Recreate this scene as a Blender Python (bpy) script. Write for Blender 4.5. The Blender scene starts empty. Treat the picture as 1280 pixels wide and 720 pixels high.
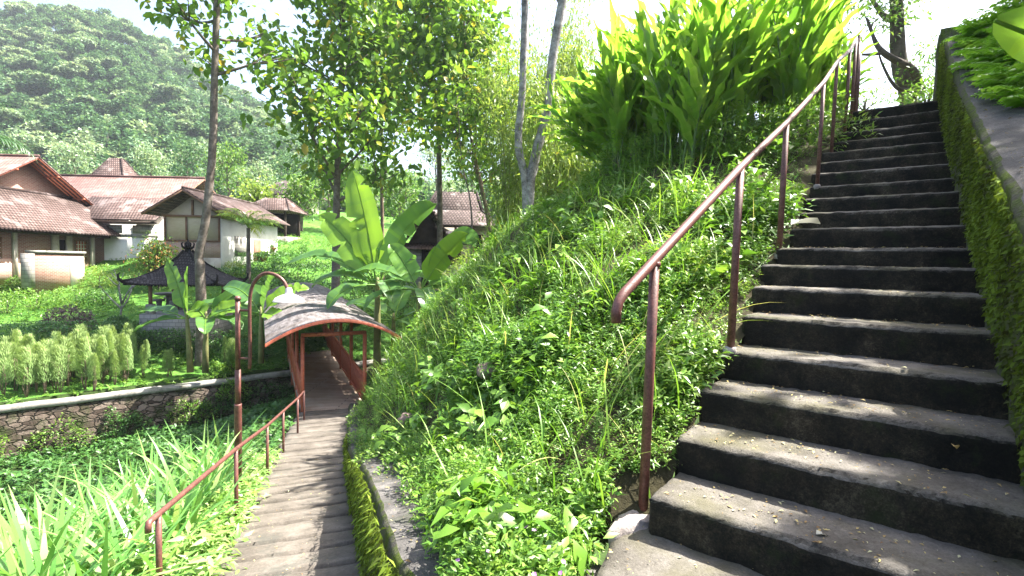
import bpy, bmesh, math, random
import numpy as np
from mathutils import Vector, Matrix, noise

random.seed(7)
rng = np.random.default_rng(11)
PI = math.pi
R_ = math.radians
SC = bpy.context.scene
COL = SC.collection

# ------------------------------------------------------------------ camera
CAMZ = 1.36
F, TILT, ROLL = 626.0, 0.05, 0.02
ct, st, cr, sr = math.cos(TILT), math.sin(TILT), math.cos(ROLL), math.sin(ROLL)
E1 = Vector((1, 0, 0)); E2 = Vector((0, st, ct)); FW = Vector((0, ct, -st))
XC = E1 * cr + E2 * sr; YC = -E1 * sr + E2 * cr
cd = bpy.data.cameras.new('camera'); cam = bpy.data.objects.new('camera', cd); COL.objects.link(cam)
cam.matrix_world = Matrix(((XC.x, YC.x, -FW.x, 0), (XC.y, YC.y, -FW.y, 0), (XC.z, YC.z, -FW.z, CAMZ), (0, 0, 0, 1)))
cd.sensor_width = 36; cd.lens = F / 1280 * 36; cd.clip_end = 5000; cd.clip_start = 0.05
SC.camera = cam


def at(px, py, Y):
    du, dv = px - 640, py - 360
    u = du * cr + dv * sr; v = -du * sr + dv * cr
    d = E1 * (u / F) + E2 * (-v / F) + FW
    return Vector((0, 0, CAMZ)) + d * (Y / d.y)


# ------------------------------------------------------------------ objects and tags
def tag(o, label=None, cat=None, group=None, kind=None):
    if cat and not kind: kind = 'thing'
    if label: o['label'] = label
    if cat: o['category'] = cat
    if group: o['group'] = group
    if kind: o['kind'] = kind
    return o


def empty(name, loc=(0, 0, 0), rz=0.0):
    o = bpy.data.objects.new(name, None); COL.objects.link(o)
    o.location = loc; o.rotation_euler = (0, 0, rz); o.empty_display_size = .2
    return o


KIDS = {}


def link(name, me, mat, parent=None):
    o = bpy.data.objects.new(name, me); COL.objects.link(o)
    if mat: me.materials.append(mat)
    if parent:
        o.parent = parent
        KIDS.setdefault(parent.name, []).append(o)
    return o


def copy_tree(o, parent=None):
    c = o.copy(); COL.objects.link(c)
    if parent:
        c.parent = parent
        KIDS.setdefault(parent.name, []).append(c)
    for ch in list(KIDS.get(o.name, [])):
        copy_tree(ch, c)
    return c


class MB:
    """collects geometry with numpy; build() links ONE mesh object"""
    def __init__(s):
        s.V = []; s.F = []; s.A = []; s.n = 0

    def add(s, v, f, a=0.5):
        v = np.asarray(v, float).reshape(-1, 3); f = np.asarray(f, int)
        if f.ndim == 1: f = f[None]
        s.V.append(v); s.F.append(f + s.n); s.n += len(v)
        s.A.append(np.broadcast_to(np.asarray(a, float), (len(f),)).copy())
        return s

    def inst(s, tv, tf, M, T, a):
        N = len(T)
        if N == 0: return s
        v = np.einsum('nij,vj->nvi', M, tv) + T[:, None]
        f = tf[None] + (np.arange(N) * len(tv))[:, None, None]
        return s.add(v.reshape(-1, 3), f.reshape(-1, tf.shape[1]), np.repeat(a, len(tf)))

    def box(s, c, d, rz=0.0, a=.5):
        x, y, z = np.array(d) / 2
        v = np.array([[-x, -y, -z], [x, -y, -z], [x, y, -z], [-x, y, -z], [-x, -y, z], [x, -y, z], [x, y, z], [-x, y, z]])
        cc, ss = math.cos(rz), math.sin(rz)
        v = v @ np.array([[cc, ss, 0], [-ss, cc, 0], [0, 0, 1]]) + np.array(c)
        return s.add(v, [[0, 3, 2, 1], [4, 5, 6, 7], [0, 1, 5, 4], [1, 2, 6, 5], [2, 3, 7, 6], [3, 0, 4, 7]], a)

    def prism(s, pts, off):
        """closed solid: polygon pts extruded by vector off"""
        p = np.array(pts, float); n = len(p); n0 = s.n
        s.add(np.vstack([p, p + np.array(off, float)]), [[i, (i + 1) % n, (i + 1) % n + n, i + n] for i in range(n)])
        for f in (np.arange(n)[::-1], np.arange(n) + n):
            s.F.append((f + n0)[None]); s.A.append(np.array([.5]))
        return s

    def tube(s, pts, rad, seg=8, cap=True, a=.5, wob=0.0):
        pts = [Vector(p) for p in pts]; n = len(pts)
        if not hasattr(rad, '__len__'): rad = [rad] * n
        V = []; up = None
        for i in range(n):
            t = (pts[min(i + 1, n - 1)] - pts[max(i - 1, 0)]).normalized()
            if up is None:
                up = t.orthogonal().normalized()
            up = (up - t * up.dot(t)).normalized()
            b = t.cross(up)
            for k in range(seg):
                an = 2 * PI * k / seg
                rr = rad[i] * (1 + (wob * noise.noise(pts[i] * 3 + Vector((k, 0, 0))) if wob else 0))
                V.append(pts[i] + (up * math.cos(an) + b * math.sin(an)) * rr)
        Fq = [[i * seg + k, i * seg + (k + 1) % seg, (i + 1) * seg + (k + 1) % seg, (i + 1) * seg + k] for i in range(n - 1) for k in range(seg)]
        V = np.array([list(v) for v in V]); n0 = s.n
        s.add(V, Fq, a)
        if cap:
            s.F.append(np.array([np.arange(seg)[::-1] + n0])); s.A.append(np.array([a]))
            s.F.append(np.array([np.arange(seg) + (n - 1) * seg + n0])); s.A.append(np.array([a]))
        return s

    def grid(s, P, a=.5):
        P = np.asarray(P, float); m, n = P.shape[:2]
        i = np.arange(m - 1)[:, None] * n + np.arange(n - 1)[None]
        f = np.stack([i, i + n, i + n + 1, i + 1], -1).reshape(-1, 4)
        return s.add(P.reshape(-1, 3), f, a)

    def mesh(s, name, smooth=False, uv=False):
        me = bpy.data.meshes.new(name)
        V = np.concatenate(s.V); me.vertices.add(len(V)); me.vertices.foreach_set('co', V.ravel())
        loops = np.concatenate([f.ravel() for f in s.F])
        cnt = np.concatenate([np.full(len(f), f.shape[1]) for f in s.F])
        me.loops.add(len(loops)); me.loops.foreach_set('vertex_index', loops.astype(np.int32))
        me.polygons.add(len(cnt))
        me.polygons.foreach_set('loop_start', np.concatenate([[0], np.cumsum(cnt)[:-1]]).astype(np.int32))
        at_ = me.attributes.new('v', 'FLOAT', 'FACE'); at_.data.foreach_set('value', np.concatenate(s.A).astype(np.float32))
        me.update(calc_edges=True)
        if smooth: me.polygons.foreach_set('use_smooth', np.ones(len(cnt), bool))
        if uv: auto_uv(me)
        return me

    def build(s, name, mat, parent=None, smooth=False, uv=False):
        return link(name, s.mesh(name, smooth, uv), mat, parent)


def auto_uv(me):
    nl = len(me.loops); np_ = len(me.polygons)
    no = np.empty(np_ * 3); me.polygons.foreach_get('normal', no); no = no.reshape(-1, 3)
    tot = np.empty(np_, np.int32); me.polygons.foreach_get('loop_total', tot)
    vi = np.empty(nl, np.int32); me.loops.foreach_get('vertex_index', vi)
    co = np.empty(len(me.vertices) * 3); me.vertices.foreach_get('co', co); co = co.reshape(-1, 3)
    u = np.stack([-no[:, 1], no[:, 0], np.zeros(np_)], 1); ln = np.linalg.norm(u, axis=1)
    u[ln < .05] = (1, 0, 0); u /= np.linalg.norm(u, axis=1)[:, None]
    v = np.cross(no, u)
    pi = np.repeat(np.arange(np_), tot); p = co[vi]
    uv = np.stack([(p * u[pi]).sum(1), (p * v[pi]).sum(1)], 1)
    l = me.uv_layers.new(name='UVMap'); l.data.foreach_set('uv', uv.ravel().astype(np.float32))


def rot(az, el, roll):
    """columns x (side), y (forward along the leaf), z (normal); az from +Y clockwise"""
    az, el, roll = np.broadcast_arrays(np.asarray(az, float), np.asarray(el, float), np.asarray(roll, float))
    y = np.stack([np.sin(az) * np.cos(el), np.cos(az) * np.cos(el), np.sin(el)], -1)
    x = np.stack([np.cos(az), -np.sin(az), np.zeros_like(az)], -1)
    z = np.cross(x, y)
    c, s_ = np.cos(roll)[..., None], np.sin(roll)[..., None]
    x2 = x * c + z * s_; z2 = -x * s_ + z * c
    return np.stack([x2, y, z2], -1)


# leaf templates: along +Y, length 1, normal +Z
def leaf_t(w=.4, fold=.12, droop=.15):
    v = np.array([[0, 0, 0], [-w / 2, .45, fold * w], [0, 1, -droop], [w / 2, .45, fold * w], [0, .5, 0]])
    return v, np.array([[0, 4, 1], [1, 4, 2], [0, 3, 4], [4, 3, 2]])


def leaf4_t(w=.5, fold=.2, droop=.2):
    ys = [0, .28, .68, 1]; ws = [.05, .9, .85, .04]
    V = []
    for y, k in zip(ys, ws):
        z = -droop * y * y
        V += [[-w / 2 * k, y, z + fold * w * k * .5], [0, y, z], [w / 2 * k, y, z + fold * w * k * .5]]
    Fq = []
    for j in range(3):
        b = j * 3
        Fq += [[b, b + 1, b + 4, b + 3], [b + 1, b + 2, b + 5, b + 4]]
    return np.array(V, float), np.array(Fq)


def blade_t(w=.04, bend=.6, n=5):
    V = []
    x = y = z = 0.0; y = 0; z = 0; an = 0
    for j in range(n + 1):
        t = j / n; k = (1 - t ** 2.2) * (.6 + .4 * min(1, t * 4)) + .03
        V += [[-w / 2 * k, y, z], [w / 2 * k, y, z]]
        an = -bend * (t ** 1.3) * 1.6
        y += math.cos(an) / n; z += math.sin(an) / n
    Fq = [[2 * j, 2 * j + 1, 2 * j + 3, 2 * j + 2] for j in range(n)]
    return np.array(V, float), np.array(Fq)


LT = leaf_t(.42); LN = leaf_t(.24, .1, .2); L4 = leaf4_t(.62)
TRI = (np.array([[-.5, 0, 0], [.5, 0, 0], [.35, 1, .1], [-.35, 1, -.1]]), np.array([[0, 1, 2, 3]]))


# ------------------------------------------------------------------ materials
class NT:
    def __init__(s, name):
        s.m = bpy.data.materials.new(name); s.m.use_nodes = True
        s.t = s.m.node_tree; s.t.nodes.clear()
        s.out = s.t.nodes.new('ShaderNodeOutputMaterial')

    def n(s, typ, props=None, **inp):
        nd = s.t.nodes.new('ShaderNode' + typ)
        for k, v in (props or {}).items(): setattr(nd, k, v)
        for k, v in inp.items():
            key = k.replace('_', ' ')
            if key not in nd.inputs: key = int(k[1:]) if k[0] == 'i' and k[1:].isdigit() else key
            s.set(nd.inputs[key], v)
        return nd

    def set(s, sock, v):
        if isinstance(v, bpy.types.NodeSocket): s.t.links.new(v, sock)
        elif isinstance(v, bpy.types.Node): s.t.links.new(v.outputs[0], sock)
        else:
            if sock.type == 'RGBA' and len(v) == 3: v = (*v, 1)
            sock.default_value = v

    def ramp(s, fac, stops, interp='LINEAR'):
        r = s.t.nodes.new('ShaderNodeValToRGB'); e = r.color_ramp.elements
        r.color_ramp.interpolation = interp
        while len(e) < len(stops): e.new(.5)
        for el, (p, c) in zip(e, stops):
            el.position = p; el.color = (*c, 1) if len(c) == 3 else c
        s.set(r.inputs[0], fac); return r.outputs[0]

    def noise(s, scale, detail=6, rough=.6, co=None):
        co = co or s.n('TexCoord').outputs['Object']
        return s.n('TexNoise', Vector=co, Scale=scale, Detail=detail, Roughness=rough).outputs[0]

    def mix(s, f, a, b, mode='MIX'):
        nd = s.t.nodes.new('ShaderNodeMix'); nd.data_type = 'RGBA'; nd.blend_type = mode
        s.set(nd.inputs[0], f); s.set(nd.inputs[6], a); s.set(nd.inputs[7], b)
        return nd.outputs[2]

    def math(s, op, a, b=0.0):
        nd = s.t.nodes.new('ShaderNodeMath'); nd.operation = op
        s.set(nd.inputs[0], a); s.set(nd.inputs[1], b); return nd.outputs[0]

    def bump(s, h, strength=.5, dist=.02):
        return s.n('Bump', Height=h, Strength=strength, Distance=dist).outputs[0]

    def finish(s, col, rough=.8, spec=.3, normal=None, metal=0.0, trans=0.0, tcol=None):
        p = s.n('BsdfPrincipled', Base_Color=col, Roughness=rough, Metallic=metal)
        p.inputs['Specular IOR Level'].default_value = spec
        if normal is not None: s.set(p.inputs['Normal'], normal)
        sh = p.outputs[0]
        if trans:
            t = s.n('BsdfTranslucent', Color=tcol if tcol is not None else col)
            mx = s.t.nodes.new('ShaderNodeMixShader'); mx.inputs[0].default_value = trans
            s.t.links.new(sh, mx.inputs[1]); s.t.links.new(t.outputs[0], mx.inputs[2]); sh = mx.outputs[0]
        s.t.links.new(sh, s.out.inputs['Surface'])
        return s.m


def leaf_mat(name, stops, trans=.45, rough=.42, spec=.45, tint=(1.25, 1.15, .35), patch=None):
    t = NT(name)
    v = t.n('Attribute', {'attribute_name': 'v'}).outputs['Fac']
    c = t.ramp(v, stops)
    if patch:
        nz = t.noise(patch, 3, .5)
        c = t.mix(t.math('MULTIPLY', nz, .6), c, tuple(x * .55 for x in stops[0][1]))
    tc = t.mix(1.0, c, tint, 'MULTIPLY')
    return t.finish(c, rough, spec, trans=trans, tcol=t.mix(.45, c, tc))


def rough_mat(name, stops, scale=6, rough=.85, spec=.25, bump=.6, bd=.02, fine=60, over=None):
    """mottled stone, soil, plaster..."""
    t = NT(name)
    a = t.noise(scale, 8, .65); b = t.noise(fine, 4, .7)
    h = t.math('ADD', t.math('MULTIPLY', a, .7), t.math('MULTIPLY', b, .3))
    c = t.ramp(h, stops)
    if over:
        oc, osc, lo, hi = over
        m = t.ramp(t.noise(osc, 6, .7), [(lo, (0, 0, 0)), (hi, (1, 1, 1))])
        c = t.mix(m, c, oc)
    return t.finish(c, rough, spec, t.bump(h, bump, bd))


M = {}
G = lambda *a: a
# leaves (base colours are real-world low values)
M['teak'] = leaf_mat('teak_leaf', [(0, (.08, .17, .03)), (.5, (.14, .28, .035)), (.9, (.22, .37, .04)), (.97, (.38, .38, .04)), (1, (.34, .24, .05))], .5)
M['bamboo'] = leaf_mat('bamboo_leaf', [(0, (.12, .21, .035)), (.6, (.23, .34, .06)), (1, (.34, .42, .1))], .5)
M['banana'] = leaf_mat('banana_leaf', [(0, (.08, .19, .07)), (.5, (.13, .28, .05)), (1, (.21, .38, .04))], .5, .32, .5)
M['ginger'] = leaf_mat('ginger_leaf', [(0, (.14, .30, .03)), (.5, (.22, .41, .035)), (1, (.36, .52, .08))], .62, .3, .55, tint=(1.0, 1.06, .6))
M['weed'] = leaf_mat('weed_leaf', [(0, (.06, .16, .022)), (.5, (.13, .28, .03)), (.85, (.23, .39, .055)), (1, (.33, .45, .12))], .42, .38, .5)
M['grass'] = leaf_mat('grass_blade', [(0, (.08, .20, .02)), (.7, (.17, .33, .035)), (.95, (.30, .42, .08)), (1, (.42, .40, .16))], .42, .4, .45)
M['sword'] = leaf_mat('strap_leaf', [(0, (.08, .23, .05)), (.6, (.17, .37, .08)), (1, (.40, .53, .2))], .42, .33, .5)
M['herb'] = leaf_mat('herb_leaf', [(0, (.09, .23, .04)), (.5, (.25, .42, .10)), (1, (.55, .62, .34))], .42, .35, .5)
M['shrub'] = leaf_mat('shrub_leaf', [(0, (.06, .16, .025)), (.5, (.13, .27, .035)), (1, (.27, .40, .08))], .4, .42, .45)
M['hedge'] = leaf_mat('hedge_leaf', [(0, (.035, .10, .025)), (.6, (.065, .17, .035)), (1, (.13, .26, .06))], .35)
M['purple'] = leaf_mat('purple_leaf', [(0, (.05, .03, .035)), (.6, (.10, .05, .07)), (1, (.2, .11, .14))], .3, tint=(1.2, .7, .8))
M['feather'] = leaf_mat('feathery_leaf', [(0, (.16, .28, .09)), (.5, (.25, .38, .12)), (1, (.36, .46, .18))], .4, .6, .3)
M['fern'] = leaf_mat('fern_leaf', [(0, (.10, .26, .02)), (.5, (.17, .38, .03)), (1, (.27, .46, .07))], .45, .45, .4)
M['palm'] = leaf_mat('palm_leaf', [(0, (.12, .24, .03)), (.6, (.26, .40, .05)), (1, (.42, .48, .08))], .45)
M['dkpalm'] = leaf_mat('dark_palm_leaf', [(0, (.03, .08, .03)), (1, (.07, .15, .05))], .35)
M['far'] = leaf_mat('far_leaf', [(0, (.03, .085, .04)), (.45, (.065, .15, .065)), (1, (.16, .27, .12))], .35, .6, .3)
M['farpale'] = leaf_mat('far_pale_leaf', [(0, (.14, .23, .13)), (.5, (.23, .33, .19)), (1, (.38, .45, .29))], .35, .6, .3)
M['mid'] = leaf_mat('middle_leaf', [(0, (.06, .15, .03)), (.5, (.12, .24, .04)), (1, (.22, .34, .07))], .42, .5, .35)
M['redtip'] = leaf_mat('red_tip_leaf', [(0, (.10, .2, .03)), (.75, (.17, .28, .05)), (.9, (.35, .2, .06)), (1, (.4, .12, .06))], .42)
M['litter'] = leaf_mat('litter_leaf', [(0, (.16, .09, .04)), (.4, (.3, .21, .09)), (.8, (.45, .38, .15)), (1, (.5, .5, .3))], .15, .7, .2, tint=(1, 1, .8))
M['moss'] = leaf_mat('moss_strand', [(0, (.05, .055, .022)), (.3, (.09, .13, .02)), (.7, (.17, .25, .03)), (1, (.26, .36, .05))], .3, .8, .1)
M['dryleaf'] = leaf_mat('dry_pale_leaf', [(0, (.45, .46, .40)), (1, (.5, .5, .42))], .2, .6, .3, tint=(1, 1, .9))
# ground and stone
M['lawn'] = rough_mat('lawn_turf', [(.3, (.04, .10, .02)), (.5, (.08, .19, .03)), (.7, (.15, .27, .05))], .8, .9, .1, .8, .05, 40)
M['soil'] = rough_mat('weedy_soil', [(.3, (.02, .018, .01)), (.5, (.045, .04, .022)), (.75, (.075, .075, .035))], 3, .95, .1, .8, .05, 30)
M['forestfloor'] = rough_mat('forest_floor', [(.3, (.05, .09, .03)), (.6, (.09, .15, .05)), (.8, (.14, .2, .08))], .05, .95, .1, .5, 1., .4)
M['coping'] = rough_mat('coping_concrete', [(.3, (.16, .15, .13)), (.5, (.30, .285, .26)), (.7, (.42, .40, .37))], 2, .9, .2, .6, .012, 25, over=((.055, .06, .035), 1.6, .5, .68))
M['capslab'] = rough_mat('cap_concrete', [(.3, (.035, .033, .032)), (.5, (.085, .08, .077)), (.7, (.19, .178, .168))], 4.5, .9, .2, 1., .025, 85, over=((.035, .045, .02), 1.2, .56, .7))
M['pathslab'] = rough_mat('path_concrete', [(.25, (.035, .030, .025)), (.48, (.105, .091, .076)), (.7, (.195, .172, .148))], 2.5, .85, .25, .7, .012, 40, over=((.07, .07, .06), 1.1, .56, .68))
M['bark_grey'] = rough_mat('grey_bark', [(.3, (.045, .036, .03)), (.5, (.14, .115, .095)), (.7, (.28, .25, .22))], 5, .9, .15, 1., .03, 25)
M['bark_brown'] = rough_mat('brown_bark', [(.3, (.07, .05, .035)), (.5, (.17, .125, .09)), (.7, (.28, .22, .16))], 6, .9, .15, 1., .03, 30)
M['bark_dark'] = rough_mat('dark_bark', [(.3, (.04, .035, .03)), (.5, (.09, .075, .06)), (.7, (.16, .13, .10))], 4, .9, .15, 1., .05, 20)
M['bark_white'] = rough_mat('mottled_white_bark', [(.34, (.05, .045, .04)), (.46, (.16, .15, .14)), (.62, (.36, .35, .33))], 4, .85, .2, .8, .02, 22)
M['stem'] = rough_mat('banana_stem', [(.3, (.07, .06, .025)), (.5, (.16, .17, .06)), (.7, (.25, .2, .10))], 5, .7, .3, .5, .02, 30)
M['gstem'] = rough_mat('green_stem', [(.3, (.06, .12, .03)), (.7, (.13, .2, .05))], 8, .6, .3, .2, .01, 30)
M['culm'] = rough_mat('bamboo_culm', [(.3, (.12, .15, .05)), (.7, (.26, .26, .1))], 5, .6, .3, .2, .01, 30)
M['plaster'] = rough_mat('white_plaster', [(.25, (.5, .48, .44)), (.5, (.72, .70, .66)), (.7, (.8, .79, .76))], 1.2, .9, .15, .3, .01, 20)
M['plaster_worn'] = rough_mat('stained_plaster', [(.3, (.25, .2, .15)), (.5, (.5, .45, .38)), (.7, (.66, .62, .55))], 1.4, .9, .15, .3, .01, 20)
M['timber'] = rough_mat('brown_timber', [(.3, (.10, .05, .03)), (.5, (.2, .11, .07)), (.7, (.3, .18, .12))], 4, .7, .3, .4, .01, 40)
M['darkwood'] = rough_mat('dark_timber', [(.3, (.025, .016, .012)), (.7, (.07, .045, .035))], 4, .7, .3, .4, .01, 40)
M['dark'] = rough_mat('dark_interior', [(.3, (.012, .01, .009)), (.7, (.025, .022, .02))], 2, .9, .1, .1)
M['redwood'] = rough_mat('red_painted_lattice', [(.3, (.32, .08, .05)), (.7, (.45, .14, .09))], 5, .6, .3, .2, .01, 40)
M['pot'] = rough_mat('terracotta', [(.3, (.22, .08, .05)), (.7, (.36, .15, .09))], 6)
M['footing'] = rough_mat('footing_concrete', [(.3, (.16, .13, .12)), (.5, (.33, .29, .27)), (.7, (.45, .41, .38))], 9, .9, .2, 1., .02, 60)
M['rock'] = rough_mat('field_rock', [(.3, (.10, .07, .06)), (.5, (.22, .16, .13)), (.7, (.35, .28, .24))], 6, .9, .2, 1., .02, 50)
M['shade'] = rough_mat('enamel_shade', [(.3, (.55, .46, .44)), (.7, (.75, .68, .66))], 8, .35, .5, .1, .005, 40)
M['purlin'] = rough_mat('red_purlin', [(.3, (.4, .11, .06)), (.7, (.55, .2, .12))], 5, .6, .3, .2)


def steel():
    t = NT('rusty_red_paint')
    a = t.noise(14, 8, .75); b = t.noise(90, 4, .7)
    h = t.math('ADD', t.math('MULTIPLY', a, .6), t.math('MULTIPLY', b, .4))
    c = t.ramp(h, [(.3, (.03, .014, .01)), (.44, (.08, .028, .02)), (.54, (.14, .053, .042)), (.68, (.23, .10, .082))])
    r = t.ramp(h, [(.4, (.7, .7, .7)), (.6, (.33, .33, .33))])
    return t.finish(c, r, .5, t.bump(b, .25, .004))


M['steel'] = steel()


def redpaint():
    t = NT('bridge_red_paint')
    a = t.noise(9, 7, .7)
    c = t.ramp(a, [(.3, (.2, .05, .025)), (.45, (.48, .115, .055)), (.7, (.6, .175, .095))])
    return t.finish(c, .5, .4, t.bump(t.noise(60), .15, .004))


M['red'] = redpaint()


def step_mat():
    """weathered concrete treads, mossy risers blackened by painted-in shade and algae"""
    t = NT('mossy_step_concrete')
    a = t.noise(3.2, 8, .68); b = t.noise(48, 5, .75); d = t.noise(120, 3, .7)
    h = t.math('ADD', t.math('MULTIPLY', a, .5), t.math('ADD', t.math('MULTIPLY', b, .26), t.math('MULTIPLY', d, .24)))
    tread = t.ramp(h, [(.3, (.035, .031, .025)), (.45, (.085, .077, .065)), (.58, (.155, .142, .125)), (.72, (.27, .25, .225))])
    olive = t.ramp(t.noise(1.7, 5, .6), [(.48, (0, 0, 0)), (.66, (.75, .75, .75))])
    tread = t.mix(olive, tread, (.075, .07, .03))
    riser = t.ramp(h, [(.40, (.005, .005, .004)), (.48, (.012, .0105, .0075)), (.55, (.032, .026, .016)), (.62, (.08, .066, .042)), (.72, (.16, .14, .105))])  # near black: mostly shade painted into the colour, plus some dark algae
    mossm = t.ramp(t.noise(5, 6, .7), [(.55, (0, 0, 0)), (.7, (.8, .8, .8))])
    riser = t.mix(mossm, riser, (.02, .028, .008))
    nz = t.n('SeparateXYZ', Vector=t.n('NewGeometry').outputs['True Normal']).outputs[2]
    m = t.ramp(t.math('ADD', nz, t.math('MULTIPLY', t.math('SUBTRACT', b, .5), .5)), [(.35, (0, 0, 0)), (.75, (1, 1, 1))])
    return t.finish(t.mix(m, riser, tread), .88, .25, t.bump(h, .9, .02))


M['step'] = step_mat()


def mosswall(name, base, mossc, lo=.42, hi=.6):
    t = NT(name)
    geo = t.n('TexCoord').outputs['Object']
    mp = t.n('Mapping', Vector=geo); mp.inputs['Scale'].default_value = (1, 1, .35)
    a = t.noise(7, 8, .7, mp.outputs[0]); b = t.noise(40, 5, .7)
    h = t.math('ADD', t.math('MULTIPLY', a, .6), t.math('MULTIPLY', b, .4))
    c0 = t.ramp(b, [(.3, tuple(x * .5 for x in base)), (.7, base)])
    c1 = t.ramp(b, [(.3, tuple(x * .45 for x in mossc)), (.7, mossc)])
    c = t.mix(t.ramp(a, [(lo, (0, 0, 0)), (hi, (1, 1, 1))]), c0, c1)
    return t.finish(c, .95, .1, t.bump(h, 1., .05))


M['mosswall'] = mosswall('mossy_wall', (.12, .11, .095), (.11, .15, .028), .42, .6)


def stonewall():
    t = NT('rubble_stone')
    co = t.n('TexCoord').outputs['Object']
    mp = t.n('Mapping', Vector=co); mp.inputs['Scale'].default_value = (1, 1, 1.9)
    wob = t.n('TexNoise', Vector=mp.outputs[0], Scale=3., Detail=3.).outputs[1]
    cw = t.mix(.22, mp.outputs[0], wob)
    vo = t.n('TexVoronoi', {'feature': 'DISTANCE_TO_EDGE'}, Vector=cw, Scale=4.2).outputs[0]
    vc = t.n('TexVoronoi', Vector=cw, Scale=4.2).outputs[1]
    g = t.n('SeparateColor', Color=vc).outputs[0]
    n1 = t.noise(9, 7, .7)
    c = t.ramp(t.math('ADD', t.math('MULTIPLY', g, .5), t.math('MULTIPLY', n1, .6)), [(.2, (.035, .026, .02)), (.5, (.09, .068, .054)), (.8, (.19, .15, .125))])
    e = t.ramp(vo, [(.0, (0, 0, 0)), (.09, (1, 1, 1))])
    c = t.mix(e, (.03, .026, .02), c)
    m = t.ramp(t.noise(1.6, 6, .7), [(.46, (0, 0, 0)), (.62, (.9, .9, .9))])
    c = t.mix(m, c, (.03, .045, .012))
    h = t.math('ADD', t.math('MULTIPLY', e, .7), t.math('MULTIPLY', n1, .5))
    return t.finish(c, .92, .15, t.bump(h, 1., .08))


M['rubble'] = stonewall()


def brick(name, c1, c2, mortar, w=.23, hh=.075, ms=.012, worn=None):
    t = NT(name)
    uv = t.n('TexCoord').outputs['UV']
    b = t.n('TexBrick', {'offset': .5}, Vector=uv, Color1=c1, Color2=c2, Mortar=mortar, Scale=1.0)
    b.inputs['Mortar Size'].default_value = ms; b.inputs['Brick Width'].default_value = w; b.inputs['Row Height'].default_value = hh
    n1 = t.noise(1.3, 7, .65)
    c = t.mix(t.math('MULTIPLY', n1, .5), b.outputs[0], tuple(x * .5 for x in c1))
    if worn:
        m = t.ramp(t.noise(.9, 6, .7), [(worn[1], (0, 0, 0)), (worn[2], (.8, .8, .8))])
        c = t.mix(m, c, worn[0])
    return t.finish(c, .9, .2, t.bump(b.outputs[1], -.6, .02))


M['brick'] = brick('red_brick', (.30, .13, .085), (.42, .22, .16), (.42, .38, .34))
M['brick_pale'] = brick('pale_brick', (.42, .24, .17), (.52, .34, .26), (.5, .45, .4))
M['tile_red'] = brick('red_roof_tile', (.18, .10, .09), (.25, .155, .14), (.07, .038, .034), .2, .26, .03, worn=((.27, .19, .175), .5, .75))
M['tile_pale'] = brick('weathered_roof_tile', (.13, .085, .075), (.23, .165, .15), (.03, .02, .018), .2, .26, .045, worn=((.26, .21, .2), .52, .68))
M['tile_grey'] = brick('grey_roof_tile', (.10, .075, .07), (.17, .13, .125), (.025, .018, .018), .22, .26, .035, worn=((.4, .36, .35), .55, .75))
M['tile_dark'] = brick('black_roof_tile', (.04, .036, .04), (.085, .075, .08), (.014, .012, .013), .2, .2, .03, worn=((.2, .18, .18), .6, .8))
M['plank'] = brick('deck_plank', (.36, .25, .18), (.46, .35, .27), (.05, .035, .03), 3., .14, .012, worn=((.45, .4, .35), .5, .75))
M['woven'] = brick('woven_bamboo_panel', (.58, .48, .37), (.66, .57, .45), (.45, .36, .27), .12, .06, .008)
M['slate'] = brick('stone_block', (.25, .24, .22), (.36, .34, .31), (.16, .15, .14), .4, .2, .015)


def roof_arch():
    t = NT('weathered_arched_sheet')
    co = t.n('TexCoord').outputs['UV']
    mp = t.n('Mapping', Vector=co); mp.inputs['Scale'].default_value = (.6, 3.0, 1)
    a = t.noise(2.2, 8, .7, mp.outputs[0]); b = t.noise(30, 5, .7)
    sx = t.n('SeparateXYZ', Vector=co)
    w = t.math('SINE', t.math('MULTIPLY', sx.outputs[0], 2 * PI / .16))
    c = t.ramp(t.math('ADD', t.math('MULTIPLY', a, .75), t.math('MULTIPLY', b, .25)),
               [(.28, (.03, .026, .024)), (.42, (.10, .086, .082)), (.55, (.2, .18, .18)), (.72, (.33, .30, .30))])
    m = t.ramp(t.noise(1.1, 5, .6), [(.55, (0, 0, 0)), (.7, (.7, .7, .7))])
    c = t.mix(m, c, (.09, .065, .045))
    c = t.mix(t.math('MULTIPLY', t.math('ADD', w, 1.0), .12), c, (.08, .07, .065))
    return t.finish(c, .8, .25, t.bump(w, .5, .03))


M['arch'] = roof_arch()

# ------------------------------------------------------------------ world and sun
SUN_AZ, SUN_EL = R_(70), R_(57)       # azimuth clockwise from the view direction
wd = bpy.data.worlds.new('World'); SC.world = wd; wd.use_nodes = True
nt = wd.node_tree; nt.nodes.clear()
wo = nt.nodes.new('ShaderNodeOutputWorld'); bg = nt.nodes.new('ShaderNodeBackground')
sk = nt.nodes.new('ShaderNodeTexSky'); sk.sky_type = 'NISHITA'; sk.sun_disc = False
sk.sun_elevation = SUN_EL; sk.sun_rotation = SUN_AZ
sk.air_density = 1.0; sk.dust_density = 5.0; sk.ozone_density = .6; sk.altitude = 200
nt.links.new(sk.outputs[0], bg.inputs[0]); bg.inputs[1].default_value = .1
nt.links.new(bg.outputs[0], wo.inputs[0])
sl = bpy.data.lights.new('sun', 'SUN'); sl.energy = 5.0; sl.angle = R_(.5); sl.color = (1, .95, .86)
so = bpy.data.objects.new('sun', sl); COL.objects.link(so)
sd = Vector((math.sin(SUN_AZ) * math.cos(SUN_EL), math.cos(SUN_AZ) * math.cos(SUN_EL), math.sin(SUN_EL)))
so.rotation_euler = sd.to_track_quat('Z', 'Y').to_euler()
so.location = sd * 60
vs = SC.view_settings
vs.view_transform = 'Standard'; vs.look = 'None'; vs.gamma = 1; vs.exposure = 2.3; vs.use_curve_mapping = False
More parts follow.
